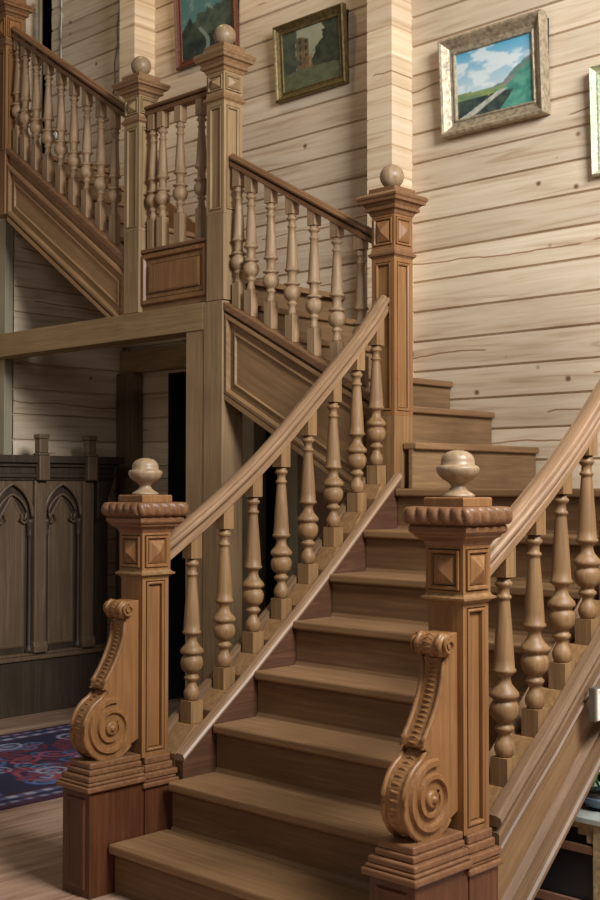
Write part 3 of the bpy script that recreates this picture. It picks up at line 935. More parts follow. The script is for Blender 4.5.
def grand_newel(cx, cy, label):
    root = thing('newel_post', label, 'newel post', (cx, cy, 0), 'newel posts of the staircase')
    # pedestal under the post and the longer one under the scroll
    t = MB()
    hp = 0.080
    t.rings([(cx + hp, cy - 0.062, 0), (cx + hp, cy + hp, 0), (cx + hp, cy + hp, .345), (cx + hp, cy - 0.062, .345)], (1, 0, 0), [(0.0, 0.001)])
    t.box(cx - hp, cx + hp, cy - 0.062, cy + hp - 0.004, 0, .345)
    t.build('post_pedestal', red_z, root, 0.002)
    t = MB()
    fy = cy - 0.312                                # front face of the pedestal
    t.box(cx - hp, cx + hp, fy + 0.006, cy - 0.066, 0, .372)
    t.rings([(cx - hp, fy + 0.006, 0.0), (cx + hp, fy + 0.006, 0.0), (cx + hp, fy + 0.006, .372), (cx - hp, fy + 0.006, .372)], (0, -1, 0),
            [(0.0, 0.004), (0.024, 0.004), (0.028, 0.012), (0.036, 0.012), (0.042, 0.006)])
    t.build('scroll_pedestal', red_z, root, 0.002)

    # stepped base mouldings
    def steps(y0, y1, lv):
        m = MB()
        for (o, za, zb) in lv:
            m.prism([(cx - hp - o, y0 - o, za), (cx + hp + o, y0 - o, za), (cx + hp + o, y1 + (o if y1 > cy else 0), za), (cx - hp - o, y1 + (o if y1 > cy else 0), za)], (0, 0, zb - za))
        return m
    steps(fy, cy - 0.066, [(0.018, .372, .392), (0.010, .392, .404), (0.004, .404, .424), (-0.010, .424, .445), (-0.016, .445, .468)]).build('scroll_base_moulding', brown_x, root, 0.006, 3)
    steps(cy - 0.062, cy + hp, [(0.014, .345, .364), (0.006, .364, .376), (0.010, .376, .398), (-0.004, .398, .425), (-0.010, .425, .452)]).build('base_moulding', brown_x, root, 0.006, 3)
    # shaft with long sunk panels
    t = MB()
    panel_post(t, cx, cy, 0.0625, .452, 1.116, [(0.0, 0.0), (0.017, 0.0), (0.0175, -0.010), (0.0205, -0.010), (0.021, 0.002), (0.026, 0.004), (0.031, 0.0), (0.0315, -0.018), (0.0345, -0.018), (0.035, -0.010)], plain_sides=((0, -1),))
    t.build('shaft', honey_z, root)
    t = MB(); t.sqstack([(.064, 0), (.064, .004), (.072, .010), (.080, .014), (.080, .020), (.071, .024), (.068, .030)], cx, cy, 1.108)
    t.build('neck_moulding', oak_z, root)
    # head block with diamond points
    t = MB()
    panel_post(t, cx, cy, 0.0675, 1.136, 1.280, [(0.0, 0.0), (0.011, 0.0), (0.0115, -0.008), (0.0145, -0.008), (0.015, 0.006), (0.022, 0.006), (0.026, 0.0), (0.0265, -0.008), (0.029, -0.008), (0.0295, 0.001), (0.032, 0.001)])
    hb = t.build('head_block', honey_z, root)
    for nx, ny in SIDES[:2] + SIDES[3:]:
        q = MB()
        f = face_quad(cx, cy, 0.0675, 1.136 + .033, 1.280 - .033, nx, ny)
        ux, uy = -ny, nx
        f = [(p[0] - ux * (0.033 if k in (1, 2) else -0.033), p[1] - uy * (0.033 if k in (1, 2) else -0.033), p[2]) for k, p in enumerate(f)]
        q.rings(f, (nx, ny, 0), [(0.0, 0.003)], 0.024)
        q.build('diamond_point', honey_z, hb)
    t = MB(); t.sqstack([(.0675, 0), (.070, .004), (.073, .012), (.080, .018), (.090, .024), (.092, .030), (.098, .034), (.103, .040), (.104, .052), (.100, .058), (.100, .064)], cx, cy, 1.278)
    t.build('cap_moulding', brown_x, root)
    t = MB(); gadroon_ring(t, cx, cy, 1.338, 1.391, 0.09, 0.127, 6)
    t.build('gadrooned_cap', brown_x, root)
    t = MB(); t.sqstack([(.072, 0), (.072, .024), (.069, .027)], cx, cy, 1.391)
    t.build('finial_plinth', honey_z, root, 0.002)
    t = MB(); t.lathe(URN, cx, cy, 1.418, 28)
    t.build('urn_finial', finial_m, root)

    # scroll bracket on the front of the shaft
    vy, vz = cy - 0.190, 0.577                     # volute centre
    ky, kz = cy - 0.122, 0.998                     # curl centre
    yb = cy - 0.0625
    out = []
    out.append((yb, 1.03))
    out.append((ky + 0.012, kz + 0.030))
    for i in range(9):                             # small curl at the top
        a = math.radians(80 + i * 24)
        out.append((ky + 0.031 * math.cos(a), kz + 0.031 * math.sin(a)))
    out += [(cy - 0.124, 0.945), (cy - 0.129, 0.905), (cy - 0.143, 0.862), (cy - 0.163, 0.820), (cy - 0.186, 0.782), (cy - 0.207, 0.752), (cy - 0.216, 0.742)]
    out += [(cy - 0.222, 0.722), (cy - 0.205, 0.708)]
    vR = 0.116
    for i in range(19):                            # big volute
        a = math.radians(112 + i * 11.6)
        out.append((vy + vR * math.cos(a), vz + vR * math.sin(a)))
    out += [(yb, 0.520)]
    w = 0.043
    t = MB()
    # triangulated fan is unsafe for a concave outline: build it as strips from the back line to the outline
    zs = [p[1] for p in out]
    t.prism([(cx - w, y, z) for y, z in out], (2 * w, 0, 0), False)
    sc = t.build('scroll_bracket', honey_z, root, 0.003)
    # front edge beads along the scroll
    edge = out[3:-1]
    for sx in (-0.036, 0.036):
        q = MB(); q.tube([(cx + sx, y + 0.002, z) for y, z in edge], 0.0085, 8)
        q.build('edge_bead', honey_z, sc)
    # beaded middle band: little lozenges following the curve
    q = MB()
    for i in range(len(edge) - 1):
        (ya, za), (yc, zc) = edge[i], edge[i + 1]
        d = math.hypot(yc - ya, zc - za)
        m = max(1, int(d / 0.013))
        for k in range(m):
            f = (k + .5) / m
            y, z = ya + (yc - ya) * f, za + (zc - za) * f
            ty, tz = (yc - ya) / d, (zc - za) / d
            ny, nz_ = -tz, ty
            if i >= 0 and (y + ny * 0.01 - vy) ** 2 < 0:
                pass
            nyo, nzo = (tz, -ty)
            # outward is away from the post: pick the sign that decreases y or leaves the volute centre
            cyy, czz = (vy, vz) if z < 0.72 else ((ky, kz) if z > 0.97 else (yb, z))
            if (y - cyy) * nyo + (z - czz) * nzo < 0:
                nyo, nzo = -nyo, -nzo
            h = 0.006
            q.add([(cx - 0.017, y - ty * .0045, z - tz * .0045), (cx + 0.017, y - ty * .0045, z - tz * .0045), (cx + 0.017, y + ty * .0045, z + tz * .0045), (cx - 0.017, y + ty * .0045, z + tz * .0045), (cx, y + nyo * h, z + nzo * h)],
                  [(0, 1, 4), (1, 2, 4), (2, 3, 4), (3, 0, 4), (0, 3, 2, 1)])
    q.build('beaded_band', honey_z, sc)
    for s in (-1, 1):
        q = MB()
        spiral_relief(q, cx + s * w, s, vy, vz, 0.100, 0.030, 1.9, 0.026, 0.011, math.radians(75), 1, 72)
        q.build('volute_spiral', honey_z, sc)
        q = MB()
        ring = []
        m = 20
        b0 = []
        prof = [(0.026, 0), (0.024, 0.010), (0.016, 0.013), (0.012, 0.010), (0.010, 0.018), (0.006, 0.021), (0.0005, 0.022)]
        bb = len(q.v)
        for r, h in prof:
            for k in range(m):
                a = 2 * math.pi * k / m
                q.v.append((cx + s * (w + h), vy + r * math.cos(a), vz + r * math.sin(a)))
        for i in range(len(prof) - 1):
            for k in range(m):
                q.f.append([bb + i * m + k, bb + i * m + (k + 1) % m, bb + (i + 1) * m + (k + 1) % m, bb + (i + 1) * m + k]); q.s.append(True)
        q.build('volute_eye', honey_z, sc)
    # rolled curl at the top of the scroll
    q = MB()
    prof = [(0.008, -0.066), (0.014, -0.062), (0.022, -0.060), (0.030, -0.056), (0.034, -0.046), (0.031, -0.034), (0.024, -0.026), (0.029, -0.018), (0.035, 0.0), (0.029, 0.018), (0.024, 0.026), (0.031, 0.034), (0.034, 0.046), (0.030, 0.056), (0.022, 0.060), (0.014, 0.062), (0.008, 0.066)]
    m = 20
    bb = len(q.v)
    for r, h in prof:
        for k in range(m):
            a = 2 * math.pi * k / m
            q.v.append((cx + h * 0.86, ky + r * math.cos(a), kz + r * math.sin(a)))
    for i in range(len(prof) - 1):
        for k in range(m):
            q.f.append([bb + i * m + k, bb + i * m + (k + 1) % m, bb + (i + 1) * m + (k + 1) % m, bb + (i + 1) * m + k]); q.s.append(True)
    q.f.append([bb + k for k in range(m)]); q.s.append(False)
    q.f.append([bb + (len(prof) - 1) * m + k for k in range(m)]); q.s.append(False)
    q.build('rolled_curl', honey_z, sc)
    for s in (-1, 1):
        q = MB()
        spiral_relief(q, cx + s * 0.0565, s, ky, kz, 0.026, 0.006, 1.6, 0.010, 0.006, math.radians(75), 1, 36)
        q.build('curl_spiral', honey_z, sc)
    return root


n1 = grand_newel(X1, Y1, 'carved honey oak newel with scroll foot and urn finial in front of the dark cabinet')
n2 = copy_tree(n1)
n2.location = (X2, Y1, 0)
n2['label'] = 'carved scroll newel with urn finial nearest the viewer, at the near side of the steps'


def ball_newel(cx, cy, z_bot, z_base, z_panel_top, z_block0, z_block1, z_cap1, z_pl, ball_r, label, mats, skip=(), sx=0.0675):
    """tall square newel: plain foot z_bot..z_base, panelled shaft, diamond block, moulded cap, ball"""
    m_shaft, m_cap, m_foot = mats
    root = thing('newel_post', label, 'newel post', (cx, cy, z_bot), 'newel posts of the staircase')
    t = MB(); t.sqstack([(sx, z_bot), (sx, z_base)], cx, cy, 0)
    t.build('foot', m_foot, root, 0.003)
    t = MB(); panel_post(t, cx, cy, sx, z_base, z_panel_top, [(0.0, 0.0), (0.020, 0.0), (0.0205, -0.010), (0.0235, -0.010), (0.024, 0.002), (0.030, 0.002), (0.035, -0.002), (0.0355, -0.014), (0.038, -0.014), (0.0385, -0.008)])
    t.build('shaft', m_shaft, root)
    t = MB(); t.sqstack([(sx, 0), (sx + .004, .006), (sx + .012, .012), (sx + .014, .022), (sx + .004, .030), (sx, z_block0 - z_panel_top)], cx, cy, z_panel_top)
    t.build('neck_moulding', m_cap, root)
    t = MB(); panel_post(t, cx, cy, sx, z_block0, z_block1, [(0.0, 0.0), (0.010, 0.0), (0.0105, -0.008), (0.0135, -0.008), (0.014, 0.005), (0.020, 0.005), (0.024, 0.0), (0.0245, -0.008), (0.027, -0.008), (0.0275, 0.001), (0.029, 0.001)])
    hb = t.build('head_block', m_shaft, root)
    for nx, ny in SIDES:
        if (nx, ny) in skip:
            continue
        q = MB()
        f = face_quad(cx, cy, sx, z_block0 + .03, z_block1 - .03, nx, ny)
        ux, uy = -ny, nx
        f = [(p[0] - ux * (0.03 if k in (1, 2) else -0.03), p[1] - uy * (0.03 if k in (1, 2) else -0.03), p[2]) for k, p in enumerate(f)]
        q.rings(f, (nx, ny, 0), [(0.0, 0.003)], 0.022)
        q.build('diamond_point', m_shaft, hb)
    H = z_cap1 - z_block1
    pr = [(sx, 0), (sx + .004, .03), (sx + .010, .16), (sx + .024, .22), (sx + .026, .34), (sx + .020, .38), (sx + .030, .50), (sx + .044, .54), (sx + .046, .66), (sx + .052, .72), (sx + .054, .80), (sx + .046, .90), (sx + .018, 1.0)]
    t = MB(); t.sqstack([(h, z * H) for h, z in pr], cx, cy, z_block1)
    t.build('cap', m_cap, root)
    t = MB(); t.sqstack([(sx + .010, 0), (sx + .010, z_pl - z_cap1 - .003), (sx + .006, z_pl - z_cap1)], cx, cy, z_cap1)
    t.build('finial_plinth', m_cap, root)
    t = MB(); t.lathe(ball_profile(ball_r, 0.022), cx, cy, z_pl, 26)
    t.build('ball_finial', finial_m, root)
    return root


warm = (honey_z, rail_x, oak_z)
dull = (dull_n, dull_c, dull_z)
ball_newel(X1, Y3, 1.441, 1.776, 2.507, 2.554, 2.706, 2.813, 2.836, 0.057, 'tall oak newel with pale ball finial at the turn, against the bright log wall', warm, ((-1, 0),))
ball_newel(-1.2655, Y3, 2.432, 2.891, 3.487, 3.535, 3.645, 3.762, 3.796, 0.060, 'tall oak newel with the highest ball finial in view, in front of the mountain painting', dull, ((-1, 0),))
ball_newel(-1.9715, Y3, 2.433, 2.899, 3.515, 3.557, 3.675, 3.770, 3.803, 0.058, 'oak newel with ball finial on the beam, at the foot of the topmost flight', dull, ((-1, 0), (1, 0)))
n6 = ball_newel(-3.337, Y3, 3.205, 3.60, 4.30, 4.35, 4.50, 4.60, 4.63, 0.057, 'oak newel at the head of the topmost flight, cut off by the top corner', (honey_z, rail_x, honey_z), ((1, 0),))
ball_newel(X2, Y3, 1.441, 1.776, 2.507, 2.554, 2.706, 2.813, 2.836, 0.057, 'tall oak newel at the head of the balustrade nearest the viewer', warm)

# ------------------------------------------------------------------ paintings
def fbm(x, y, s=0.0, oct=4):
    return noise.fractal(Vector((x, y, s)), 0.9, 2.0, oct)


def mixc(a, b, t):
    t = max(0.0, min(1.0, t))
    return tuple(a[i] + (b[i] - a[i]) * t for i in range(3)) + (1,)


def sm(a, b, x):
    t = max(0.0, min(1.0, (x - a) / (b - a)))
    return t * t * (3 - 2 * t)


def art_coast(u, v):
    sky = mixc(srgb(196, 208, 206), srgb(84, 158, 186), v * 1.35 - 0.35)
    cl = sm(0.0, 0.45, fbm(u * 3.2, v * 5, 1.7) + 0.35 * (1 - abs(v - 0.62) * 3))
    c = mixc(sky, srgb(222, 224, 218), cl * 0.75)
    ridge = 0.36 + 0.34 * sm(0.45, 1.0, u) + 0.03 * fbm(u * 9, 0.3, 4)
    if v < ridge:
        k = fbm(u * 8, v * 9, 2.2)
        c = mixc(srgb(92, 122, 112), srgb(134, 126, 118), 0.5 + k)
    if v < 0.38 - 0.05 * u + 0.02 * fbm(u * 7, 1, 3):
        c = mixc(srgb(138, 150, 84), srgb(104, 128, 92), 0.5 + fbm(u * 7, v * 12, 8))
    if v < 0.30 + 0.30 * sm(0.55, 1.0, u) - 0.0 and u > 0.5:
        c = mixc(srgb(58, 122, 106), srgb(92, 150, 128), 0.5 + fbm(u * 9, v * 9, 5))
    d = abs(u - (0.36 + 0.55 * v))
    if v < 0.27 + 0.02 * fbm(u * 8, 2, 2) and u < 0.30 + 0.75 * v + 0.25:
        c = mixc(srgb(40, 52, 52), srgb(70, 82, 70), 0.5 + fbm(u * 10, v * 10, 6))
    path = abs(u - (0.10 + 1.7 * v)) - 0.13 * (0.33 - v)
    if v < 0.30 and path < 0.05 and v > 0.0:
        c = mixc(srgb(190, 186, 172), srgb(150, 152, 132), 0.5 + fbm(u * 14, v * 14, 7))
    return c


def art_street(u, v):
    c = mixc(srgb(126, 128, 104), srgb(150, 148, 120), v + fbm(u * 4, v * 4, 3) * .4)
    tree = fbm(u * 5, v * 5, 9)
    if u > 0.60 - 0.12 * math.sin(v * 5) + 0.08 * tree:
        c = mixc(srgb(38, 42, 32), srgb(62, 66, 46), 0.5 + fbm(u * 9, v * 9, 1))
    if 0.24 < u < 0.46 and v < 0.86 - 0.5 * max(0, u - 0.34):
        c = mixc(srgb(112, 92, 62), srgb(82, 72, 54), 0.4 + fbm(u * 8, v * 8, 2))
        if (int(u * 30) % 3 == 0) and (int(v * 16) % 2 == 0) and v > 0.35:
            c = srgb(52, 44, 36)
    if u < 0.24 + 0.03 * tree:
        c = mixc(srgb(52, 58, 48), srgb(74, 78, 62), 0.5 + tree)
    if v < 0.33 - 0.1 * abs(u - 0.45):
        c = mixc(srgb(78, 82, 56), srgb(98, 98, 70), 0.5 + fbm(u * 6, v * 10, 4))
    if 0.40 < u < 0.52 and 0.30 < v < 0.52:
        c = mixc(c, srgb(140, 92, 60), 0.5 + fbm(u * 20, v * 20, 4))
    return c


def art_mountain(u, v):
    c = mixc(srgb(96, 126, 118), srgb(72, 112, 116), v)
    c = mixc(c, srgb(150, 160, 138), sm(0.1, 0.5, fbm(u * 3, v * 4, 12)) * .5)
    r1 = 0.55 + 0.34 * (u - 0.35) + 0.13 * abs(fbm(u * 4, 0.1, 20)) + 0.06 * fbm(u * 12, .4, 21)
    if v < r1:
        c = mixc(srgb(50, 66, 58), srgb(84, 92, 74), 0.5 + fbm(u * 7, v * 7, 22))
    r2 = 0.60 - 1.1 * abs(u - 0.16) + 0.06 * fbm(u * 9, .9, 23)
    if v < r2:
        c = mixc(srgb(36, 48, 42), srgb(62, 72, 56), 0.5 + fbm(u * 8, v * 8, 24))
    if v < 0.24 + 0.1 * u:
        c = mixc(srgb(30, 40, 36), srgb(52, 62, 50), 0.5 + fbm(u * 8, v * 8, 25))
    fallx = abs(u - 0.42 - 0.1 * math.sin(v * 9))
    if v < 0.42 and fallx < 0.035:
        c = mixc(c, srgb(150, 164, 150), 0.55)
    return c


def art_meadow(u, v):
    c = mixc(srgb(176, 200, 176), srgb(150, 186, 190), v)
    if v < 0.45 + .05 * fbm(u * 5, 0, 30):
        c = mixc(srgb(120, 156, 112), srgb(160, 184, 140), 0.5 + fbm(u * 8, v * 8, 31))
    return c


def painting(label, x0, x1, z0, z1, fw, fd, frame_mat, art, nu, nv, tilt=0.03, group='paintings on the log wall'):
    """framed picture on the back wall facing -y; frame scooped towards the canvas"""
    y = YB - 0.006
    root = thing('framed_painting', label, 'painting', ((x0 + x1) / 2, y, z0), group)
    ty = lambda z: y - tilt * (z - z0) / (z1 - z0)
    prof = [(0.0, 0.0), (0.0, fd), (fw * .14, fd + .006), (fw * .26, fd), (fw * .36, fd * .80), (fw * .62, fd * .46), (fw * .80, fd * .40), (fw * .86, fd * .50), (fw * .95, fd * .48), (fw, fd * .22)]
    t = MB()
    b = len(t.v)
    for d, h in prof:
        for (xx, zz) in ((x0 + d, z0 + d), (x1 - d, z0 + d), (x1 - d, z1 - d), (x0 + d, z1 - d)):
            t.v.append((xx, ty(zz) - h, zz))
    for i in range(len(prof) - 1):
        for k in range(4):
            k2 = (k + 1) % 4
            t.f.append([b + i * 4 + k, b + i * 4 + k2, b + i * 4 + 4 + k2, b + i * 4 + 4 + k]); t.s.append(False)
    t.build('frame', frame_mat, root)
    t = MB()
    xa, xb, za, zb = x0 + fw * .97, x1 - fw * .97, z0 + fw * .97, z1 - fw * .97
    cols = []
    for j in range(nv + 1):
        for i in range(nu + 1):
            u, v = i / nu, j / nv
            xx, zz = xa + (xb - xa) * u, za + (zb - za) * v
            t.v.append((xx, ty(zz) - fd * .22, zz))
            cols.append(art(u, v))
    for j in range(nv):
        for i in range(nu):
            a = j * (nu + 1) + i
            t.f.append([a, a + 1, a + nu + 2, a + nu + 1]); t.s.append(False)
    o = t.build('canvas', pig, root)
    at = o.data.color_attributes.new('pigment', 'FLOAT_COLOR', 'POINT')
    for i, c in enumerate(cols):
        at.data[i].color = c
    t = MB(); t.box(x0 + .01, x1 - .01, y - 0.002, y + .003, z0 + .004, z1 - .02)
    t.build('backing_board', black, root)
    return root


def gilt(name, base, rough, bump=0.4, metal=0.6, scale=70):
    m, nt, bs = new_mat(name)
    L = nt.links.new
    tc = N(nt, 'ShaderNodeTexCoord')
    n1 = N(nt, 'ShaderNodeTexNoise'); n1.inputs['Scale'].default_value = scale; n1.inputs['Detail'].default_value = 5
    L(tc.outputs['Object'], n1.inputs['Vector'])
    r = ramp(nt, [(0.35, tuple(c * .55 for c in base[:3]) + (1,)), (0.6, base)])
    L(n1.outputs['Fac'], r.inputs['Fac']); L(r.outputs[0], bs.inputs['Base Color'])
    bs.inputs['Metallic'].default_value = metal; bs.inputs['Roughness'].default_value = rough
    bp = N(nt, 'ShaderNodeBump'); bp.inputs['Strength'].default_value = bump; bp.inputs['Distance'].default_value = 0.006
    L(n1.outputs['Fac'], bp.inputs['Height']); L(bp.outputs[0], bs.inputs['Normal'])
    return m


silver = gilt('silver_gilt', srgb(176, 158, 130), 0.45, 0.6, 0.35, 40)
old_gold = gilt('old_gold', srgb(120, 100, 58), 0.4, 0.2, 0.5, 40)
red_frame = gilt('red_brown_frame', srgb(104, 56, 34), 0.45, 0.1, 0.0)
green_gold = gilt('pale_green_gold', srgb(196, 196, 156), 0.5, 0.2, 0.2)
painting('painting of blue sky over a green coast in a carved silver frame', -0.550, 0.112, 3.372, 3.900, 0.088, 0.060, silver, art_coast, 84, 64, 0.03)
painting('dark painting of an old street in a thin gilt frame, left of the log corner', -1.858, -1.272, 3.855, 4.325, 0.058, 0.035, old_gold, art_street, 72, 60, 0.03)
painting('dark mountain landscape in a thin red brown frame behind the highest newel', -2.822, -2.222, 4.295, 4.84, 0.050, 0.030, red_frame, art_mountain, 72, 60, 0.03)
painting('painting in a pale green gold frame cut off by the right edge of the view', 0.366, 1.05, 3.0, 3.546, 0.040, 0.035, green_gold, art_meadow, 40, 30, 0.02)

# ------------------------------------------------------------------ cords and socket on the upper wall
cord_m = plain('pale_green_cord', srgb(168, 178, 150), 0.5)
dark_cord = plain('grey_cord', srgb(120, 112, 96), 0.6)
t = MB(); t.tube([(-4.19, YB - .016, 5.6 - 0.06 * i) if False else (-4.19 + 0.006 * math.sin(i * 0.9), YB - .016, 5.6 - 0.06 * i) for i in range(26)], 0.006, 8)
o = t.build('electric_wire', cord_m); tag(o, 'pale green cord hanging straight down the upper log wall beside the dark doorway', 'wire')
t = MB(); t.tube([(-3.47 - 0.075 * (i / 20) + 0.01 * math.sin(i * .8), YB - .014, 5.0 - 0.035 * i) for i in range(21)], 0.005, 8)
o = t.build('electric_wire', dark_cord); tag(o, 'thin grey cord curving down the wall close to the upper log corner', 'wire')
so = thing('wall_socket', 'small white socket on the upper wall glimpsed between the topmost spindles', 'socket', (-4.246, YB - .01, 4.14))
t = MB(); t.box(-4.28, -4.212, YB - .026, YB - .004, 4.106, 4.174); t.build('plate', plain('white_plastic', srgb(220, 220, 214), .4), so, 0.006)
t = MB(); t.lathe([(0.02, 0), (0.022, 0.006), (0.014, 0.008), (0.012, 0.002)], 0, 0, 0, 16)
t.v = [(-4.246 + x, YB - .026 - z, 4.14 + y) for x, y, z in t.v]
t.build('outlet', bpy.data.materials['white_plastic'], so)

# ------------------------------------------------------------------ gothic cabinet against the left wall
XF = -3.136
cb = thing('gothic_cabinet', 'dark oak cabinet with gothic arch panels standing against the left wall', 'cabinet', (XF - .12, 1.7, 0))
CY0, CY1 = 0.95, 2.385
t = MB(); t.box(-3.385, XF - 0.030, CY0 + .02, CY1 - .02, 0.36, 1.50); t.build('carcass', cabinet_d, cb)
t = MB(); t.box(-3.385, XF - 0.004, CY0, CY1, 0, 0.345); t.build('base', cabinet_d, cb, 0.004)
t = MB(); t.box(-3.385, XF + 0.016, CY0 - .012, CY1 + .012, 0.345, 0.372); t.box(-3.385, XF + 0.006, CY0 - .006, CY1 + .006, 0.372, 0.392); t.build('base_moulding', cabinet_m, cb, 0.006)
t = MB()
for za, zb, o_ in ((1.488, 1.506, .006), (1.506, 1.53, .022), (1.53, 1.575, .010), (1.575, 1.60, .03), (1.60, 1.648, .056)):
    t.box(-3.385, XF + o_, CY0 - o_, CY1 + o_, za, zb)
t.build('cornice', cabinet_d, cb, 0.005)
PY = [1.035, 1.413, 1.791, 2.169]
for y in PY:
    t = MB()
    t.box(XF - .03, XF + .022, y - .044, y + .044, 0.392, 1.488)
    t.build('pilaster', cabinet_m, cb, 0.008)
    t = MB(); t.prism([(XF - .01, y - .050, 0.392), (XF + .034, y - .050, 0.392), (XF + .034, y - .050, 0.43), (XF + .022, y - .050, 0.46), (XF - .01, y - .050, .46)], (0, .10, 0))
    t.build('pilaster_foot', cabinet_m, cb, 0.003)
    t = MB(); t.box(XF - .01, XF + .062, y - .042, y + .042, 1.648, 1.665).box(XF - .004, XF + .055, y - .034, y + .034, 1.665, 1.755)
    t.box(XF - .01, XF + .062, y - .040, y + .040, 1.755, 1.785)
    t.box(XF + .02, XF + .066, y - .040, y + .040, 1.488, 1.648)
    t.build('pinnacle', cabinet_m, cb, 0.006)


def arch(yc, half, zsp, rise, n=10):
    """pointed arch from (yc-half, zsp) over the apex to (yc+half, zsp)"""
    Rr = (half * half + rise * rise) / (2 * half)
    pts = []
    a1 = math.asin(rise / Rr)
    for i in range(n + 1):
        a = a1 * i / n
        pts.append((yc - half + Rr - Rr * math.cos(a), zsp + Rr * math.sin(a)))
    return pts + [(2 * yc - y, z) for y, z in pts[::-1][1:]]


for k, yc in enumerate([(a + b) / 2 for a, b in zip(PY[:-1], PY[1:])]):
    half = 0.145
    A = arch(yc, half, 1.255, 0.215)
    t = MB()                                      # spandrel board over the arch
    for (ya, za), (yb2, zb2) in zip(A[:-1], A[1:]):
        t.prism([(XF - .03, ya, za), (XF - .03, yb2, zb2), (XF - .03, yb2, 1.488), (XF - .03, ya, 1.488)], (.022, 0, 0))
    t.build('spandrel', cabinet_m, cb)
    t = MB(); t.tube([(XF - .006, y, z) for y, z in A], 0.013, 8); t.build('arch_moulding', cabinet_m, cb)
    # cusped inner arch
    I = arch(yc, 0.118, 1.235, 0.165)
    t = MB()
    m = len(I) - 1
    cusp = []
    for q, (y, z) in enumerate(I):
        f = q / m
        dd = 0.030 * max(0.0, 1 - abs((f - 0.0) / 0.13)) + 0.030 * max(0.0, 1 - abs((f - 1.0) / 0.13))
        cusp.append((XF - .012, y + (dd if f < .5 else -dd), z))
    t.tube(cusp, 0.008, 8)
    for s in (-1, 1):
        t.tube([(XF - .012, yc + s * .118, 1.235), (XF - .012, yc + s * .085, 1.215), (XF - .012, yc + s * .055, 1.235), (XF - .012, yc + s * .07, 1.275)], 0.009, 8)
    t.build('cusped_tracery', cabinet_m, cb)
    for s in (-1, 1):
        y = yc + s * 0.128
        t = MB(); t.lathe([(.026, 0), (.026, .02), (.018, .035), (.013, .05), (.012, .72), (.013, .735), (.020, .75), (.016, .76), (.022, .80), (.028, .83), (.028, .85)], XF - .012, y, 0.392, 14)
        t.build('colonnette', cabinet_d, cb)
    t = MB(); t.rings([(XF - .029, yc - .10, .43), (XF - .029, yc + .10, .43), (XF - .029, yc + .10, 1.24), (XF - .029, yc, 1.40), (XF - .029, yc - .10, 1.24)], (1, 0, 0), [(0.0, .004), (.012, .007), (.02, .001)])
    t.build('door_panel', cabinet_m, cb)
t = MB()
t.prism([(XF - .03, 2.24, 1.488), (XF - .03, 2.38, 1.488), (XF - .03, 2.345, 1.40), (XF - .03, 2.30, 1.34), (XF - .03, 2.27, 1.26), (XF - .03, 2.24, 1.22)], (.05, 0, 0))
t.build('carved_bracket', cabinet_d, cb, 0.006)

# ------------------------------------------------------------------ rug
random.seed(7)
RX0, RX1, RY0, RY1 = -2.665, -1.277, -1.05, 1.92
rnu, rnv = 130, 280
motifs = []
for i in range(230):
    motifs.append((random.uniform(RX0 + .26, RX1 - .26), random.uniform(RY0 + .26, RY1 - .26), random.uniform(.045, .10), random.uniform(.5, 1.6), random.uniform(0, 3.14), random.choice([srgb(128, 44, 58), srgb(150, 70, 84), srgb(92, 120, 156), srgb(150, 150, 170), srgb(110, 36, 52), srgb(70, 92, 140)])))
navy, wine = srgb(34, 32, 62), srgb(62, 28, 44)


def rug_col(x, y):
    d = min(x - RX0, RX1 - x, y - RY0, RY1 - y)
    along = y if min(x - RX0, RX1 - x) < min(y - RY0, RY1 - y) else x
    if d < 0.035:
        return wine
    if d < 0.065:
        return srgb(122, 118, 140) if int(along * 26) % 2 else srgb(64, 60, 92)
    if d < 0.115:
        return navy if int(along * 12) % 3 else srgb(78, 44, 66)
    if d < 0.15:
        return srgb(150, 150, 168) if int(along * 20) % 2 else srgb(84, 88, 122)
    if d < 0.19:
        return wine
    c = navy
    for (mx, my, r, asp, an, col) in motifs:
        dx, dy = x - mx, y - my
        if abs(dx) > .2 or abs(dy) > .2:
            continue
        u = dx * math.cos(an) + dy * math.sin(an); v = (-dx * math.sin(an) + dy * math.cos(an)) * asp
        q = math.hypot(u, v) / r
        if 0.72 < q < 1.0:
            c = col
        elif q < 0.40:
            c = mixc(col, srgb(40, 30, 60), .45)
    return c


t = MB(); cols = []
for j in range(rnv + 1):
    for i in range(rnu + 1):
        x, y = RX0 + (RX1 - RX0) * i / rnu, RY0 + (RY1 - RY0) * j / rnv
        t.v.append((x, y, 0.012)); cols.append(rug_col(x, y))
for j in range(rnv):
    for i in range(rnu):
        a = j * (rnu + 1) + i
        t.f.append([a, a + 1, a + rnu + 2, a + rnu + 1]); t.s.append(False)
b0 = len(t.v)
rim = [(RX0, RY0), (RX1, RY0), (RX1, RY1), (RX0, RY1)]
t.add([(x, y, 0.0005) for x, y in rim] + [(x, y, 0.012) for x, y in rim], [(0, 1, 5, 4), (1, 2, 6, 5), (2, 3, 7, 6), (3, 0, 4, 7), (3, 2, 1, 0)])
cols += [wine] * 8
o = t.build('patterned_rug', rug_m)
at = o.data.color_attributes.new('pigment', 'FLOAT_COLOR', 'POINT')
for i, c in enumerate(cols):
    at.data[i].color = c
tag(o, 'navy and wine red patterned rug on the floorboards in front of the dark cabinet', 'rug')

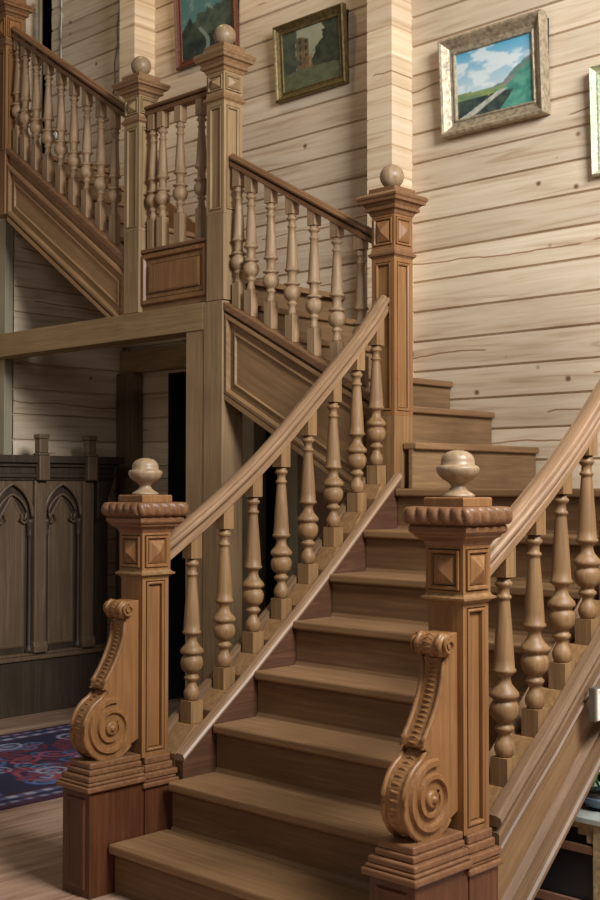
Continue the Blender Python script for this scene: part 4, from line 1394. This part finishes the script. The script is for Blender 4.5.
# ------------------------------------------------------------------ under the near side of the stair
ch = thing('storage_chest', 'black chest with brown rails and a pale top beneath the near side of the stairs', 'chest', (1.0, 1.2, 0))
t = MB(); t.box(0.70, 1.345, 0.955, 1.40, 0.0, 0.315); t.build('body', black, ch)
rail_c = plain('brown_chest_rail', srgb(112, 78, 56), 0.5)
for za, zb in ((0.022, 0.052), (0.212, 0.240)):
    t = MB(); t.box(0.70, 1.345, 0.940, 0.954, za, zb); t.build('rail', rail_c, ch, 0.003)
tan = plain('tan_wicker', srgb(140, 118, 82), 0.8, var=.4, scale=60)
t = MB(); t.box(1.347, 1.385, 0.935, 1.40, 0.0, 0.315); t.build('end_post', tan, ch, 0.004)
t = MB(); t.prism([(1.346, .942, .314), (1.346, .942, .25), (1.322, .942, .25), (1.322, .942, .275), (1.29, .942, .275), (1.29, .942, .295), (1.24, .942, .295), (1.24, .942, .314)], (0, .011, 0)); t.build('corner_bracket', tan, ch)
t = MB(); t.box(0.69, 1.395, 0.925, 1.41, 0.316, 0.338); t.build('top', plain('pale_stone', srgb(150, 150, 140), .3), ch, 0.004)
pt = thing('potted_plant', 'green strap leaved plant with white streaks in a blue grey dish on the black chest', 'plant', (1.31, 1.12, 0.338))
t = MB(); t.lathe([(.055, 0), (.085, .012), (.10, .035), (.103, .045), (.094, .045), (.088, .03)], 1.31, 1.10, 0.339, 24); t.build('dish', plain('blue_grey_glaze', srgb(96, 110, 126), .2), pt)
t = MB(); t.lathe([(.09, 0), (.07, .012), (.001, .018)], 1.31, 1.10, 0.366, 20); t.build('soil', plain('dark_soil', srgb(36, 30, 24), .9), pt)
leaf_g, leaf_w = plain('green_leaf', srgb(52, 92, 48), .4), plain('white_leaf', srgb(212, 222, 212), .4)
random.seed(3)
for k in range(16):
    a = k * 2.4
    L_ = random.uniform(.09, .15)
    t = MB()
    pts = []
    for i in range(9):
        f = i / 8
        r = L_ * (0.1 + f * 0.9)
        pts.append((f, Vector((1.31 + r * math.cos(a), 1.10 + r * math.sin(a), 0.375 + 0.11 * math.sin(f * 2.4) - 0.03 * f * f))))
    vs = []
    for f, p in pts:
        wd = 0.010 * math.sin(math.pi * min(1, f * .92 + .06)) + 0.001
        sd = Vector((-math.sin(a), math.cos(a), 0)) * wd
        vs += [p - sd, p + Vector((0, 0, -.003)), p + sd, p + Vector((0, 0, .002))]
    fs = []
    for i in range(8):
        for c in range(4):
            fs.append((i * 4 + c, i * 4 + (c + 1) % 4, i * 4 + 4 + (c + 1) % 4, i * 4 + 4 + c))
    fs += [(0, 1, 2, 3), (32, 33, 34, 35)]
    t.add(vs, fs, True)
    t.build('leaf', leaf_w if k % 4 == 1 else leaf_g, pt)

YA, ZA = 0.782, 0.692
sw = thing('switch_box', 'cream framed switch box fixed to the outside of the near stair string', 'switch', (1.42, 1.0, 0.7))
cream = plain('cream_enamel', srgb(206, 200, 182), .35)
steel = plain('dull_steel', srgb(112, 104, 90), .4, .5)
t = MB(); t.box(1.426, 1.452, YA, YA + .17, ZA, ZA + .110); t.build('case', steel, sw, 0.003)
t = MB(); t.rings([(1.4525, YA + .005, ZA + .005), (1.4525, YA + .165, ZA + .005), (1.4525, YA + .165, ZA + .105), (1.4525, YA + .005, ZA + .105)], (1, 0, 0), [(.0, .004), (.008, .004), (.012, .001)]); t.build('cover', cream, sw)
t = MB(); t.box(1.452, 1.464, YA + .07, YA + .10, ZA + .045, ZA + .08); t.build('rocker', cream, sw, .003)
